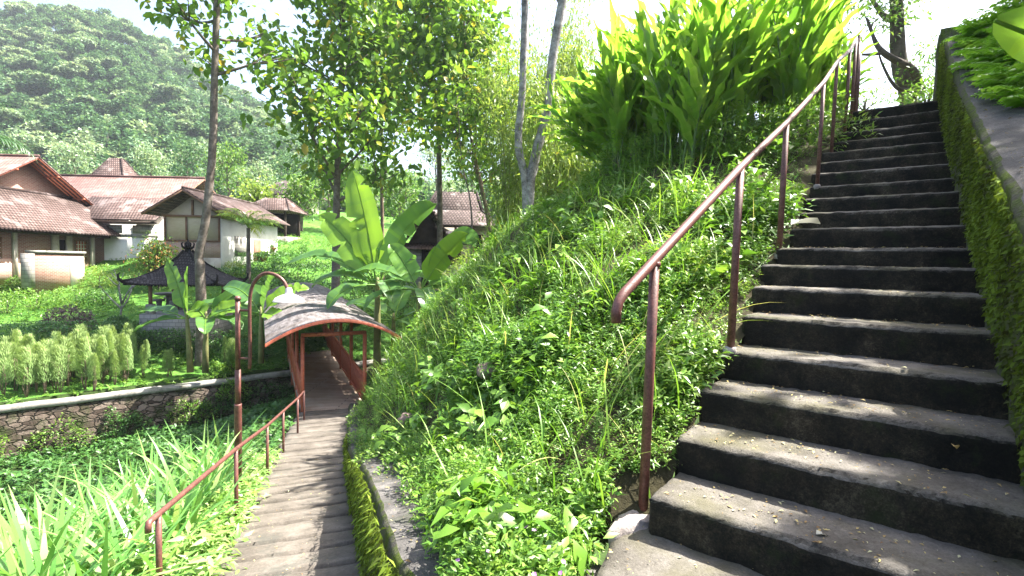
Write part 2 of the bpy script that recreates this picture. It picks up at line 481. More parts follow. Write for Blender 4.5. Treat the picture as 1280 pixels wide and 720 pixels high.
cy = SC.cycles
cy.use_denoising = True; cy.max_bounces = 7; cy.diffuse_bounces = 3; cy.transmission_bounces = 4; cy.glossy_bounces = 2
cy.transparent_max_bounces = 4; cy.caustics_reflective = False; cy.caustics_refractive = False

# ================================================================== STAIRS, WALLS, PATH (measured in metres)
AZ = .636
SD = Vector((math.sin(AZ), math.cos(AZ), 0)); SL = Vector((-math.cos(AZ), math.sin(AZ), 0))
R1 = Vector((1.871, 1.616, 0)); TR, RI = .395, .198
WID = [1.45, 1.46, 1.45, 1.45, 1.36, 1.39, 1.39, 1.36, 1.31, 1.25, 1.28, 1.29, 1.29, 1.26, 1.26, 1.21, 1.17, 1.14, 1.11]
NZ = [.198, .40, .605, .80, 1.015, 1.205, 1.38, 1.55, 1.755, 1.94, 2.13, 2.32, 2.53, 2.73, 2.93, 3.13, 3.34, 3.59, 3.85]
def Rk(k): return R1 + SD * (TR * k)
def Lk(k):
    i = min(max(k, 0), 18); w = WID[int(i)] + (WID[min(int(i) + 1, 18)] - WID[int(i)]) * (i - int(i))
    return Rk(k) + SL * w
def nz(k):
    if k <= 0: return NZ[0] + k * RI
    if k >= 18: return NZ[18]
    i = int(k); return NZ[i] + (NZ[i + 1] - NZ[i]) * (k - i)


def slab(quad, z0, z1, cx=14, cyy=5, cz=4, jit=.012, bev=.02, seed=0, sc=6.0):
    """a worn slab: subdivided box on a quad (front-left, front-right, back-right, back-left)"""
    fl, fr, br, bl = [Vector((q[0], q[1], 0)) for q in quad]
    zt = z1 if hasattr(z1, '__len__') else (z1,) * 4
    bm = bmesh.new(); bmesh.ops.create_cube(bm, size=1)
    bmesh.ops.bevel(bm, geom=bm.edges[:], offset=.001, segments=1, affect='EDGES')
    bm.free(); bm = bmesh.new()
    ids = {}
    def vert(i, j, k):
        key = (i, j, k)
        if key not in ids:
            u, v, w = i / cx, j / cyy, k / cz
            p = (fl * (1 - u) + fr * u) * (1 - v) + (bl * (1 - u) + br * u) * v
            top = (zt[0] * (1 - u) + zt[1] * u) * (1 - v) + (zt[3] * (1 - u) + zt[2] * u) * v
            z = z0 + (top - z0) * w
            on = (i in (0, cx)) + (j in (0, cyy)) + (k == cz)
            c = ((fl + fr + br + bl) / 4)
            if on >= 2:
                d = Vector((c.x - p.x, c.y - p.y, 0)).normalized() * bev * .5
                p = p + d
                if k == cz: z -= bev * .5
            q = Vector((p.x, p.y, z)); o = Vector((seed * 7.3, seed * 3.1, seed * 1.7))
            nv = noise.noise_vector(q * sc + o) * jit + noise.noise_vector(q * sc * 2.7 + o) * jit * .6 + noise.noise_vector(q * sc * .22 + o) * jit * .5
            if k == 0: nv = Vector((0, 0, 0))
            ids[key] = bm.verts.new(q + nv)
        return ids[key]
    for k in (0, cz):
        for i in range(cx):
            for j in range(cyy):
                f = [vert(i, j, k), vert(i + 1, j, k), vert(i + 1, j + 1, k), vert(i, j + 1, k)]
                bm.faces.new(f if k else f[::-1])
    for k in range(cz):
        for i in range(cx):
            bm.faces.new([vert(i, 0, k), vert(i + 1, 0, k), vert(i + 1, 0, k + 1), vert(i, 0, k + 1)])
            bm.faces.new([vert(i + 1, cyy, k), vert(i, cyy, k), vert(i, cyy, k + 1), vert(i + 1, cyy, k + 1)])
        for j in range(cyy):
            bm.faces.new([vert(0, j + 1, k), vert(0, j, k), vert(0, j, k + 1), vert(0, j + 1, k + 1)])
            bm.faces.new([vert(cx, j, k), vert(cx, j + 1, k), vert(cx, j + 1, k + 1), vert(cx, j, k + 1)])
    me = bpy.data.meshes.new('slab'); bm.to_mesh(me); bm.free()
    me.polygons.foreach_set('use_smooth', np.ones(len(me.polygons), bool))
    return me


stairs = tag(empty('stone_stairs'), 'steep flight of mossy concrete steps climbing between railing and mossy wall', 'stairs')
for k in range(19):
    b = k + 1.25 if k < 18 else k + 3.5
    e0 = Rk(k) - SL * .06; e1 = Rk(b) - SL * .06
    l0 = Lk(k) + SL * random.uniform(-.015, .03) - SD * random.uniform(-.01, .03)
    l1 = l0 + (Rk(b) - Rk(k)) + SL * (-.02)
    dz = random.uniform(-.008, .008)
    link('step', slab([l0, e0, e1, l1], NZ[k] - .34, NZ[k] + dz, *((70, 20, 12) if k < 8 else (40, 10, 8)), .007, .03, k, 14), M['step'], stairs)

# landing where the camera stands
me = slab([(-1.2, -2.5), (2.9, -2.5), (2.9, .9), (-.6, 1.5)], -.6, 0.0, 24, 24, 3, .012, .03, 41)
me2 = slab([(.30, 2.0), (1.9, .9), (2.5, 1.75), (.62, 2.72)], -.5, .001, 30, 14, 4, .014, .05, 42)
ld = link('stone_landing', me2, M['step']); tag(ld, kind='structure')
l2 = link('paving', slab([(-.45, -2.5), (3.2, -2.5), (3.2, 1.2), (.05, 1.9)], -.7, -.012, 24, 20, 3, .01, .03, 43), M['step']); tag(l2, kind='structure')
fo = link('post_footing', slab([at(758, 688, 2.44), at(826, 672, 2.55), at(822, 664, 2.66), at(776, 662, 2.66)], -.1, .045, 10, 8, 4, .02, .04, 44, 12), M['footing'])
tag(fo, 'rough lump of pale concrete at the foot of the nearest stair railing post', 'concrete footing')

# ---- mossy side wall on the right of the stairs
WH = .82
ks = np.linspace(-5, 19.2, 130)
def wtop(k): return nz(k) + WH if k < 18 else NZ[18] + WH
Pg = []
for k in ks:
    b = Rk(k); z1 = wtop(k); z0 = nz(k) - .9
    if k < 0: z0 = -.6
    row = []
    prof = [(0.0, z0), (0, z0 + (z1 - z0) * .2), (0, z0 + (z1 - z0) * .4), (0, z0 + (z1 - z0) * .6), (.01, z0 + (z1 - z0) * .8), (.015, z1 - .03), (.05, z1),
            (.2, z1 + .005), (.35, z1), (.5, z1 - .01), (.62, z1 - .02), (.64, z1 - .06), (.64, z0)]
    for off, z in prof:
        p = b - SL * (off); q = Vector((p.x, p.y, z))
        q += noise.noise_vector(q * 4) * .02 + noise.noise_vector(q * 11) * .012
        row.append(list(q))
    Pg.append(row)
Pg = np.array(Pg)
sw = tag(empty('side_wall', Rk(6)), 'sloping concrete wall with mossy face along the right side of the stairs', 'wall')
def child_world(o, root):
    o.matrix_parent_inverse = Matrix.Translation(-Vector(root.location))
    return o
body = MB().grid(Pg[:, :7]).build('mossy_face', M['mosswall'], sw, True); child_world(body, sw)
cap = MB().grid(Pg[:, 6:]).add(Pg[-1], [list(range(13))]).build('cap', M['capslab'], sw, True); child_world(cap, sw)
a_, b_ = Rk(19.1), Rk(20.6)
pb = link('end_block', slab([a_ + SL * .03, a_ - SL * .62, b_ - SL * .62, b_ + SL * .03], 2.5, NZ[18] + WH + .34, 8, 8, 8, .02, .06, 51), M['mosswall'], sw); child_world(pb, sw)
# hanging moss on the face
N = 26000
kk = rng.uniform(-4, 19, N); hh = rng.beta(1.3, 1.0, N)
T = np.array([[*(Rk(k) + SL * .004)[:2], (nz(k) - .05) + h * (wtop(k) - nz(k) + .04)] for k, h in zip(kk, hh)])
nzv = np.array([noise.noise(Vector(t) * Vector((1.6, 1.6, .7))) for t in T]); keep = nzv > rng.uniform(-.5, .25, N)
T = T[keep]; N = len(T)
Mx = rot(AZ - PI / 2 + rng.normal(0, .8, N), rng.normal(-.9, .5, N), rng.normal(0, .6, N)) * rng.uniform(.014, .05, N)[:, None, None]
child_world(MB().inst(*leaf_t(.5, .2, .1), Mx, T, np.clip(rng.random(N) * .6 + .5 * nzv[keep], 0, 1)).build('moss', M['moss'], sw), sw)

# ---- descending path on the left
PATH = [  # y, left x, right x, z
    (.6, -1.55, .02, -.55), (2.0, -1.75, -.52, -.85), (3.3, -2.05, -.93, -1.15), (4.3, -2.55, -1.28, -1.36), (5.9, -3.15, -1.86, -1.74), (8.0, -3.97, -2.6, -2.17),
    (10, -4.65, -3.28, -2.50), (12, -5.32, -3.95, -2.78), (14, -5.95, -4.55, -3.07), (15.2, -6.35, -4.95, -3.14)]
PA = np.array(PATH)
def path(y): return [float(np.interp(y, PA[:, 0], PA[:, i])) for i in (1, 2, 3)]
PD = Vector((-.36, .933, 0)).normalized(); PN = Vector((.933, .36, 0))
pathmb = MB()
base = []
for y in np.linspace(.6, 15.4, 40):
    l, r, z = path(y); base.append([[l - .1, y - .1, z - .2], [r + .1, y + .1, z - .13]])
pathmb.grid(base)
y = .7; i = 0
while y < 14.6:
    dl = random.uniform(.42, .72) if y > 4 else .5
    la, ra, za = path(y); lb, rb, zb = path(y + dl - .03)
    sk_ = (ra - la) * .33          # joints run square to the path
    def pt(x, l, r, yy):
        return (x, yy + (x - (l + r) / 2) * .36 + random.uniform(-.01, .01))
    q = [pt(la + random.uniform(-.03, .05), la, ra, y), pt(ra, la, ra, y), pt(rb, lb, rb, y + dl - .03), pt(lb + random.uniform(-.03, .05), lb, rb, y + dl - .03)]
    zt = (za + .016, za + .016, zb + .004, zb + .004)
    me = slab(q, min(za, zb) - .16, zt, 16, 6, 2, .012, .02, i + 60)
    v = np.empty(len(me.vertices) * 3); me.vertices.foreach_get('co', v); lp = np.empty(len(me.loops), np.int32); me.loops.foreach_get('vertex_index', lp)
    pathmb.add(v.reshape(-1, 3), lp.reshape(-1, 4)); bpy.data.meshes.remove(me)
    y += dl; i += 1
po = pathmb.build('path', M['pathslab'], smooth=True); tag(po, kind='structure')

# ---- low mossy retaining wall with a concrete strip, between path and bank
RW = [(1.4, .15, -.03, .75), (2.48, -.56, -.17, .62), (3.9, -1.06, -.48, .56), (5.0, -1.46, -.78, .48), (5.9, -1.80, -1.05, .42), (7, -2.2, -1.5, .35), (9, -2.92, -2.1, .25), (12, -3.9, -2.62, .2), (15, -4.85, -3.0, .15)]
RA = np.array(RW)
def rwall(y): return [float(np.interp(y, RA[:, 0], RA[:, i])) for i in (1, 2, 3)]
rows = []
for y in np.linspace(1.4, 15, 110):
    x, z1, w = rwall(y); zb = path(y)[2] - .2
    row = []
    for off, z in [(-.10, zb), (-.07, zb + (z1 - zb) * .25), (-.05, zb + (z1 - zb) * .5), (-.03, zb + (z1 - zb) * .75), (0, z1 - .02), (.03, z1), (w * .35, z1 + .004), (w * .7, z1), (w, z1 - .01), (w + .25, z1 - .05)]:
        q = Vector((x, y, z)) + PN * off
        q += noise.noise_vector(q * 5) * .018
        row.append(list(q))
    rows.append(row)
rows = np.array(rows)
rw = tag(empty('retaining_wall', (-1.2, 4.3, -1.3)), 'low wall shaggy with hanging moss along the right edge of the path', 'wall')
child_world(MB().grid(rows[:, :6]).build('mossy_face', M['mosswall'], rw, True), rw)
child_world(MB().grid(rows[:, 5:]).build('cap', M['capslab'], rw, True), rw)
N = 17000
yy = 1.6 + 9 * rng.random(N) ** 1.5; hh = rng.random(N)
T = []
for y, h in zip(yy, hh):
    x, z1, w = rwall(y); zb = path(y)[2]
    T.append([x - .05 - .04 * (1 - h), y, zb + (z1 - zb + .02) * (h ** .7)])
T = np.array(T); nv2 = np.array([noise.noise(Vector(t) * Vector((2.2, 2.2, .9))) for t in T]); T = T[nv2 > rng.uniform(-.6, .1, N)]; N = len(T)
Mx = rot(-PI / 2 + .37 + rng.normal(0, .9, N), rng.normal(-1.05, .42, N), rng.normal(0, .6, N)) * (.025 + .08 * rng.random(N) ** 1.6)[:, None, None]
child_world(MB().inst(*leaf_t(.22, .2, .1), Mx, T, rng.random(N)).build('moss', M['moss'], rw), rw)

# ================================================================== GROUND
WA = Vector((-15.1, 14.8, 0)); WT = Vector((5.8, 5.2, 0)).normalized(); WN = Vector((-WT.y, WT.x, 0))
def wdist(x, y): return (x - WA.x) * WN.x + (y - WA.y) * WN.y
def upper(w): return -3.27 + .25 * w
GF = -4.7
def ground_z(x, y):
    w = wdist(x, y)
    if w > .25:
        z = upper(w) + .12 * noise.noise(Vector((x, y, 0)) * .5) * min(1, w)
        if w > 40: z = upper(40) + (w - 40) * .12
        t = (x - WA.x) * WT.x + (y - WA.y) * WT.y
        if w > 5: z -= .265 * min(14, max(0, 7 - t)) * min(1.6, (w - 5) / 14)
        return z
    yy = min(max(y, .6), 15)
    l, r, pz = path(yy)
    p = (l - x) * .93 + (max(0, y - 15) * .3)      # metres left of the path edge
    if x > l: return pz - .35 - max(0, x - r) * .5
    d = p + max(0, -w < 1.5) * 0
    g = GF + .2 * noise.noise(Vector((x, y, 3)) * .7)
    t = min(1, max(0, p) / 5.5); t = t * t * (3 - 2 * t)
    fl = pz - .12
    z = fl + (g - fl) * t * min(1, .35 + max(0, y - 2) / 9) - .06 * (p > 0)
    return z + .06 * noise.noise(Vector((x, y, 0)) * 1.3) * min(1, max(0, p))


xs = np.concatenate([np.linspace(-60, -28, 40, False), np.linspace(-28, 2, 150, False), np.linspace(2, 60, 40)])
ys = np.concatenate([np.linspace(-6, 24, 130, False), np.linspace(24, 95, 90)])
# the ground sheet
P = np.array([[[x, y, ground_z(x, y)] for x in xs] for y in ys])
gm = NT('garden_ground')
co = gm.n('TexCoord').outputs['Object']
n1 = gm.noise(.55, 6, .65, co); n2 = gm.noise(9, 5, .7, co)
lawn = gm.ramp(gm.math('ADD', gm.math('MULTIPLY', n1, .6), gm.math('MULTIPLY', n2, .4)), [(.3, (.03, .085, .018)), (.5, (.075, .18, .03)), (.68, (.14, .26, .05))])
soil = gm.ramp(n2, [(.3, (.018, .032, .01)), (.6, (.04, .07, .018)), (.8, (.08, .09, .035))])
dt = gm.n('VectorMath', {'operation': 'DOT_PRODUCT'}, i0=co, i1=tuple(WN)).outputs[1]
msk = gm.ramp(gm.math('SUBTRACT', dt, wdist(0, 0) * -1.0 + .5), [(0, (0, 0, 0)), (.02, (1, 1, 1))])
gm.finish(gm.mix(msk, soil, lawn), .95, .1, gm.bump(n2, .8, .05))
gr = MB().grid(P).build('ground', gm.m, smooth=True); tag(gr, kind='structure')

# mountain and far ground, one polar sheet out to the horizon
SILP = np.array([(-300, 60), (-150, 35), (0, 22), (60, 17), (100, 15), (150, 28), (200, 50), (250, 90), (300, 118), (345, 145), (390, 188), (450, 215), (520, 235), (640, 262), (800, 285), (1280, 300), (1700, 305)], float)
RY = 250.0
sil = []
for px, py in SILP:
    p = at(px, py, RY); sil.append((math.atan2(p.x, p.y), p.z - 9))
sil = np.array(sil)
def ridge_h(az): return float(np.interp(az, sil[:, 0], sil[:, 1]))
def mount_z(az, Y):
    x = math.tan(az) * Y
    b = upper(40) - 4 + .02 * Y
    H = ridge_h(az)
    t = (Y - 95) / (RY - 95)
    if t <= 0: f = 0
    elif t < 1: f = t ** 1.15
    else: f = max(.55, 1 - (t - 1) * .35)
    n = 7 * noise.noise(Vector((x, Y, 0)) * .02) + 3 * noise.noise(Vector((x, Y, 5)) * .06)
    return b + (H - b) * f + n * min(1, max(0, t) * 3) * (1 if t < 1 else .3)


azs = np.linspace(R_(-66), R_(66), 150)
Ys = np.concatenate([np.linspace(70, 300, 70), np.array([330, 380, 440])])
P = np.array([[[math.tan(a) * Y, Y, mount_z(a, Y) if Y < 310 else mount_z(a, 310) * max(0, 1 - (Y - 310) / 400)] for a in azs] for Y in Ys])
mo = MB().grid(P).build('mountain', M['forestfloor'], smooth=True); tag(mo, kind='structure')

# ---- the bank between path and stairs, a ruled surface with a bulge
BP = np.array([(-.1, .35, 1.3, -.02), (0, -.2, 2.15, -.06), (.2, -.62, 3.75, -.5), (.4, -1.45, 5.95, -1.1), (.6, -2.55, 8.4, -1.98), (.8, -3.55, 11.6, -2.62), (1, -4.6, 15.1, -3.15), (1.15, -4.5, 17.2, -4.0), (1.3, -3.8, 19.5, -4.7), (1.6, -1.5, 25, -4.8)])
def bankS(s):
    if s < .05: return Vector((.18, 2.2, -.25)).lerp(Vector((.50, 2.72, -.12)), max(0, s + .1) / .15)
    k = (s - .05) / .95 * 18.0
    if k <= 18: p = Lk(k) - SL * .03; return Vector((p.x, p.y, nz(k) - .14 - .16 * max(0, 1 - k)))
    p = Lk(18) + SD * ((k - 18) * TR); return Vector((p.x, p.y, NZ[18] - .1))
def bank(s, u):
    p = Vector([float(np.interp(s, BP[:, 0], BP[:, i])) for i in (1, 2, 3)])
    q = bankS(s); v = p.lerp(q, u)
    t = min(1, max(0, s)); b = 2.1 * (t * t * (3 - 2 * t)) ** .85
    v.z += b * math.sin(PI * min(1, max(0, u))) ** .85
    v.z += .10 * noise.noise(v * 1.1) * min(1, 4 * u * (1 - u) + .1)
    return v


S_ = np.linspace(-.1, 1.6, 90); U_ = np.linspace(-.0, 1.0, 60)
P = [[list(bank(s, u)) for u in U_] for s in S_]
bk = MB().grid(P).build('bank', M['soil'], smooth=True); tag(bk, kind='structure')
# plateau behind the stairs head and the slope right of the wall
def rbank(k, o):
    """o metres right of the wall's outer edge"""
    b = Rk(k) - SL * (.58 + o)
    z = wtop(k) - .12 + 1.05 * min(o, 2.2) + .25 * max(0, o - 2.2)
    if k > 19: z = min(z, wtop(19) - .1 + .6 * o)
    return Vector((b.x, b.y, z + .12 * noise.noise(b * 1.2)))
P = [[list(rbank(k, o)) for o in np.linspace(0, 9, 30)] for k in np.linspace(-6, 40, 60)]
rb = MB().grid(P).build('terrace_ground', M['soil'], smooth=True); tag(rb, kind='structure')
P = [[[*(Rk(k) + SL * o)[:2], NZ[18] - .05 - max(0, k - 30) * .02] for o in (-.7, 0, .6, 1.2, 2.5)] for k in np.linspace(19, 60, 20)]
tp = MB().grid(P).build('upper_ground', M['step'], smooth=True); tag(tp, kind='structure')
# ================================================================== RAILINGS, LAMP, BRIDGE
def rel(pts, root): return [Vector(p) - Vector(root.location) for p in pts]
def smooth_line(pts, n=6):
    """Catmull-Rom through points"""
    p = [Vector(q) for q in pts]; p = [p[0] * 2 - p[1]] + p + [p[-1] * 2 - p[-2]]
    out = []
    for i in range(1, len(p) - 2):
        for j in range(n):
            t = j / n
            out.append(.5 * ((2 * p[i]) + (p[i + 1] - p[i - 1]) * t + (2 * p[i - 1] - 5 * p[i] + 4 * p[i + 1] - p[i + 2]) * t * t + (3 * p[i] - p[i - 1] - 3 * p[i + 1] + p[i + 2]) * t ** 3))
    return out + [p[-2]]


b1 = at(803, 652, 2.63); b1.z = .03
posts = [b1]
for k in (3, 6.9, 11, 14, 16, 17.3, 18.2, 18.9, 19.6):
    p = Lk(k) - SL * .09 + SD * .04; p.z = nz(k) - .02; posts.append(p)
posts[2] = Lk(7) - SL * .035 + SD * .02; posts[2].z = nz(6.5)
sr_ = tag(empty('stair_railing', b1), 'rusty red pipe handrail on tall posts running up the left side of the stairs', 'railing')
hts = [1.36, 1.25, 1.22, 1.2, 1.2, 1.2, 1.2, 1.2, 1.2, 1.2]
tops = [p + Vector((0, 0, h)) + Vector((.014 * h, 0, 0)) for p, h in zip(posts, hts)]
for p, t, i in zip(posts, tops, range(99)):
    r = .026 if i < 3 else .022
    MB().tube(rel([p - Vector((0, 0, .1)), p.lerp(t, .5), t], sr_), r, 12, wob=.1).build('post', M['steel'], sr_, True)
    if i in (1, 2, 3): MB().tube(rel([p - Vector((0, 0, .02)), p + Vector((0, 0, .03)), p + Vector((0, 0, .04))], sr_), [r * 1.9, r * 1.7, r], 10, wob=.5).build('concrete_collar', M['footing'], sr_, True)
slope = (tops[1] - tops[0]).normalized()
e = tops[0] - slope * .40
line = [e - Vector((.0, 0, .105)), e - Vector((.002, 0, .05)), e + slope * .02 - Vector((0, 0, .012)), e + slope * .08] + [tops[0]] + tops[1:7]
last = tops[6] + SD * 1.2; last.z = tops[6].z + .12
MB().tube(rel(line + [last], sr_), .026, 14, wob=.12).build('handrail', M['steel'], sr_, True)
MB().tube(rel([tops[0] - Vector((0, 0, .035)), tops[0] - Vector((0, 0, .01))], sr_), .031, 12).build('weld_collar', M['steel'], sr_, True)

# ---- path railing
pb_ = [(197, 735, 4.0, .72), (293, 655, 5.9, .9), (333, 600, 8.1, .86), (354, 570, 9.8, .86), (372, 545, 11.6, .86), (384, 525, 13.6, .86)]
bases = [at(a, b, d) for a, b, d, h in pb_]
bases[0] = at(197, 700, 4.0); bases[0].z = -1.38
tp_ = [at(198, 643, 4.0), at(295, 561, 5.9), at(334, 532, 8.1), at(354, 514, 9.8), at(372, 498, 11.6), at(380, 489, 13.4)]
pr_ = tag(empty('path_railing', bases[1]), 'reddish pipe handrail on thin posts down the left edge of the path to the bridge', 'railing')
for b, t in zip(bases, tp_):
    b = Vector((t.x, t.y, b.z))
    MB().tube(rel([b - Vector((0, 0, .2)), t], pr_), .024, 10, wob=.1).build('post', M['steel'], pr_, True)
d = (tp_[1] - tp_[0]).normalized(); e = tp_[0] - d * .17
MB().tube(rel([e - Vector((0, 0, .075)), e - Vector((0, 0, .03)), e + d * .015, e + d * .05] + tp_, pr_), .024, 12, wob=.12).build('handrail', M['steel'], pr_, True)

# ---- lamp
lb = at(298, 625, 7.5); lp = tag(empty('garden_lamp', lb), 'slender rust red lamp post with a gooseneck pipe and pale bell shade above the path', 'lamp')
tz = at(301, 375, 7.5).z - lb.z; ox = at(301, 375, 7.5).x - lb.x
def lz(py): return at(300, py, 7.5).z - lb.z
MB().tube([(0, 0, -.3), (.003, 0, lz(507)), (.003, 0, lz(505))], .054, 14, wob=.05).build('base_pipe', M['steel'], lp, True)
MB().tube([(.003, 0, lz(507)), (.006, 0, lz(462))], .043, 12).build('middle_pipe', M['steel'], lp, True)
MB().tube([(.006, 0, lz(463)), (.01, 0, tz)], .036, 12).build('upper_pipe', M['steel'], lp, True)
MB().tube([(.01, 0, tz), (.01, 0, tz + .035), (.01, 0, tz + .06)], [.046, .046, .02], 12).build('finial', M['steel'], lp, True)
def lpt(px, py): return at(px, py, 7.5) - lb
goose = [lpt(312, 461), lpt(312.5, 430), lpt(312, 395), lpt(312.5, 372), lpt(316, 356), lpt(324, 345.5), lpt(334, 341.5), lpt(345, 344), lpt(354, 351), lpt(360, 362)]
MB().tube(smooth_line(goose, 4), .026, 10).build('gooseneck', M['steel'], lp, True)
for py in (448, 388):
    MB().tube([lpt(300, py), lpt(313, py)], .017, 8).build('bracket', M['steel'], lp, True)
sp = lpt(361, 361)
prof = [(.03, .02), (.045, 0), (.05, -.05), (.06, -.075), (.12, -.10), (.19, -.135), (.225, -.185), (.23, -.195), (.215, -.185), (.17, -.14), (.06, -.09), (.02, -.085)]
an = np.linspace(0, 2 * PI, 29)
MB().grid([[[sp.x + r * math.cos(a), sp.y + r * math.sin(a), sp.z + z] for a in an] for r, z in prof]).build('shade', M['shade'], lp, True)
bm_ = MB().tube([sp + Vector((0, 0, -.09)), sp + Vector((0, 0, -.12)), sp + Vector((0, 0, -.16)), sp + Vector((0, 0, -.185))], [.02, .04, .045, .02], 10)
bm_.build('bulb', M['shade'], lp, True)

# ---- covered bridge
B0 = Vector((-5.2, 14.7, -3.12)); B1 = Vector((-11.0, 26.2, -2.72)); BD = (B1 - B0); BL = BD.length; BD.normalize()
BX = Vector((BD.y, -BD.x, 0)).normalized()
br = tag(empty('covered_bridge', B0), 'red timber footbridge with an arched weathered roof over the gully', 'bridge')
def bp(x, l, z): return BX * x + BD * l + Vector((0, 0, z))       # local (root at B0)
HW = .92
MB().prism([bp(-HW, -.2, 0), bp(HW, -.2, 0), bp(HW, BL, 0), bp(-HW, BL, 0)], (0, 0, -.06)).build('deck', M['plank'], br, uv=True)
for x in (-HW + .1, HW - .1):
    MB().prism([bp(x - .07, -.1, -.065), bp(x + .07, -.1, -.065), bp(x + .07, BL, -.065), bp(x - .07, BL, -.065)], (0, 0, -.22)).build('beam', M['red'], br)
PH = 2.22; nP = 6
for i in range(nP):
    l = .12 + (BL - .3) * i / (nP - 1)
    for x in (-HW + .04, HW - .04):
        h = PH + (1 - 1) * 0
        MB().prism([bp(x - .05, l - .05, -.5), bp(x + .05, l - .05, -.5), bp(x + .05, l + .05, -.5), bp(x - .05, l + .05, -.5)], (0, 0, h + .5)).build('post', M['red'], br)
    MB().prism([bp(-HW, l - .04, PH - .005), bp(-HW, l + .04, PH - .005), bp(-HW, l + .04, PH + .1), bp(-HW, l - .04, PH + .1)], BX * HW * 2).build('tie_beam', M['red'], br)
for x in (-HW + .04, HW - .04):
    m = MB()
    for z0, z1, hw in ((.10, .18, .03), (.86, .94, .035)):
        m.prism([bp(x - hw, .17, z0), bp(x + hw, .17, z0), bp(x + hw, BL - .2, z0), bp(x - hw, BL - .2, z0)], (0, 0, z1 - z0))
    l = .2
    while l < BL - .25:
        m.prism([bp(x - .012, l, .182), bp(x + .012, l, .182), bp(x + .012, l + .085, .182), bp(x - .012, l + .085, .182)], (0, 0, .676)); l += .115
    m.build('railing', M['red'], br)
# roof: low arch across the width
RWD, RISE, RZ = 1.85, .62, PH - .02
def arc(u): return RWD * u, RZ + RISE * (1 - u * u) - .04
rows = []
L0, L1 = -.55, BL + .5
us = np.linspace(-1, 1, 25)
top = [[list(bp(arc(u)[0], l, arc(u)[1] + .035 + .012 * noise.noise(Vector((u * 3, l, 0))))) for u in us] for l in np.linspace(L0, L1, 30)]
bot = [[list(bp(arc(u)[0], l, arc(u)[1])) for u in us] for l in (L0, L1)]
m = MB().grid(np.array(top)[:, ::-1]); m.grid(bot)
top = np.array(top); bot = np.array(bot)
for side in (0, -1):
    m.grid(np.stack([np.stack([top[0, :, :], bot[0, :, :]]), np.stack([top[-1], bot[-1]])])[side])
rf = m.mesh('roof', True)
me = rf
uvl = me.uv_layers.new(name='UVMap'); vi = np.empty(len(me.loops), np.int32); me.loops.foreach_get('vertex_index', vi)
co = np.empty(len(me.vertices) * 3); me.vertices.foreach_get('co', co); co = co.reshape(-1, 3)[vi]
uvl.data.foreach_set('uv', np.stack([co @ np.array(BD), co @ np.array(BX)], 1).ravel().astype(np.float32))
roof = link('roof', me, M['arch'], br)
for l in (L0 - .03, L1 - .03):
    m = MB()
    a = np.array([[[*bp(arc(u)[0] * 1.005, l + dl, arc(u)[1] + dz)] for u in us] for dl, dz in ((0, -.065), (0, .025), (.06, .025), (.06, -.065), (0, -.065))])
    m.grid(a); m.build('rim', M['red'], roof)
for u in (-.97, -.5, .5, .97):
    x, z = arc(u)
    m = MB().prism([bp(x - .04, L0 + .05, z - .09), bp(x + .04, L0 + .05, z - .09), bp(x + .04, L0 + .05, z - .006), bp(x - .04, L0 + .05, z - .006)], BD * (L1 - L0 - .1)); m.build('purlin', M['red'], br)

# ---- rubble retaining wall beyond the gully
sw_ = tag(empty('stone_wall', WA + Vector((0, 0, -4))), 'long rubble stone garden wall with pale concrete coping beyond the gully', 'wall')
def wl(t, off, z): p = WA + WT * t + WN * off; return p + Vector((0, 0, z)) - Vector(sw_.location)
ts = np.linspace(-18, 34, 150)
rows = []
for t in ts:
    row = []
    for z, off in [(-6.0, -.45), (-5.2, -.42), (-4.8, -.36), (-4.4, -.30), (-4.0, -.22), (-3.7, -.15), (-3.42, -.08)]:
        p = WA + WT * t + WN * off + Vector((0, 0, z)); p += noise.noise_vector(p * 1.7) * .09 + noise.noise_vector(p * 5) * .03
        row.append(list(p - Vector(sw_.location)))
    rows.append(row)
MB().grid(np.array(rows)[:, ::-1]).build('stone_face', M['rubble'], sw_, True)
rows = []
for t in ts:
    w = .02 * noise.noise(Vector((t, 0, 0)))
    rows.append([list(wl(t, o, z + w)) for o, z in [(-.10, -3.40), (-.14, -3.38), (-.14, -3.25), (-.12, -3.235), (.24, -3.235), (.26, -3.26), (.26, -3.5)]])
MB().grid(np.array(rows)[:, ::-1]).build('coping', M['coping'], sw_)

# ================================================================== HOUSES
class House:
    def __init__(s, name, label, loc, rz=0.0, cat='house', group=None):
        s.o = tag(empty(name, loc, rz), label, cat, group)
    def box(s, name, x0, x1, y0, y1, z0, z1, mat, parent=None):
        m = MB().box(((x0 + x1) / 2, (y0 + y1) / 2, (z0 + z1) / 2), (x1 - x0, y1 - y0, z1 - z0))
        return m.build(name, M[mat], parent or s.o, uv=True)
    def sheet(s, name, pts, th, mat, parent=None):
        """roof sheet: polygon of its top face; thickness downwards"""
        return MB().prism(pts, (0, 0, -th)).build(name, M[mat], parent or s.o, uv=True)


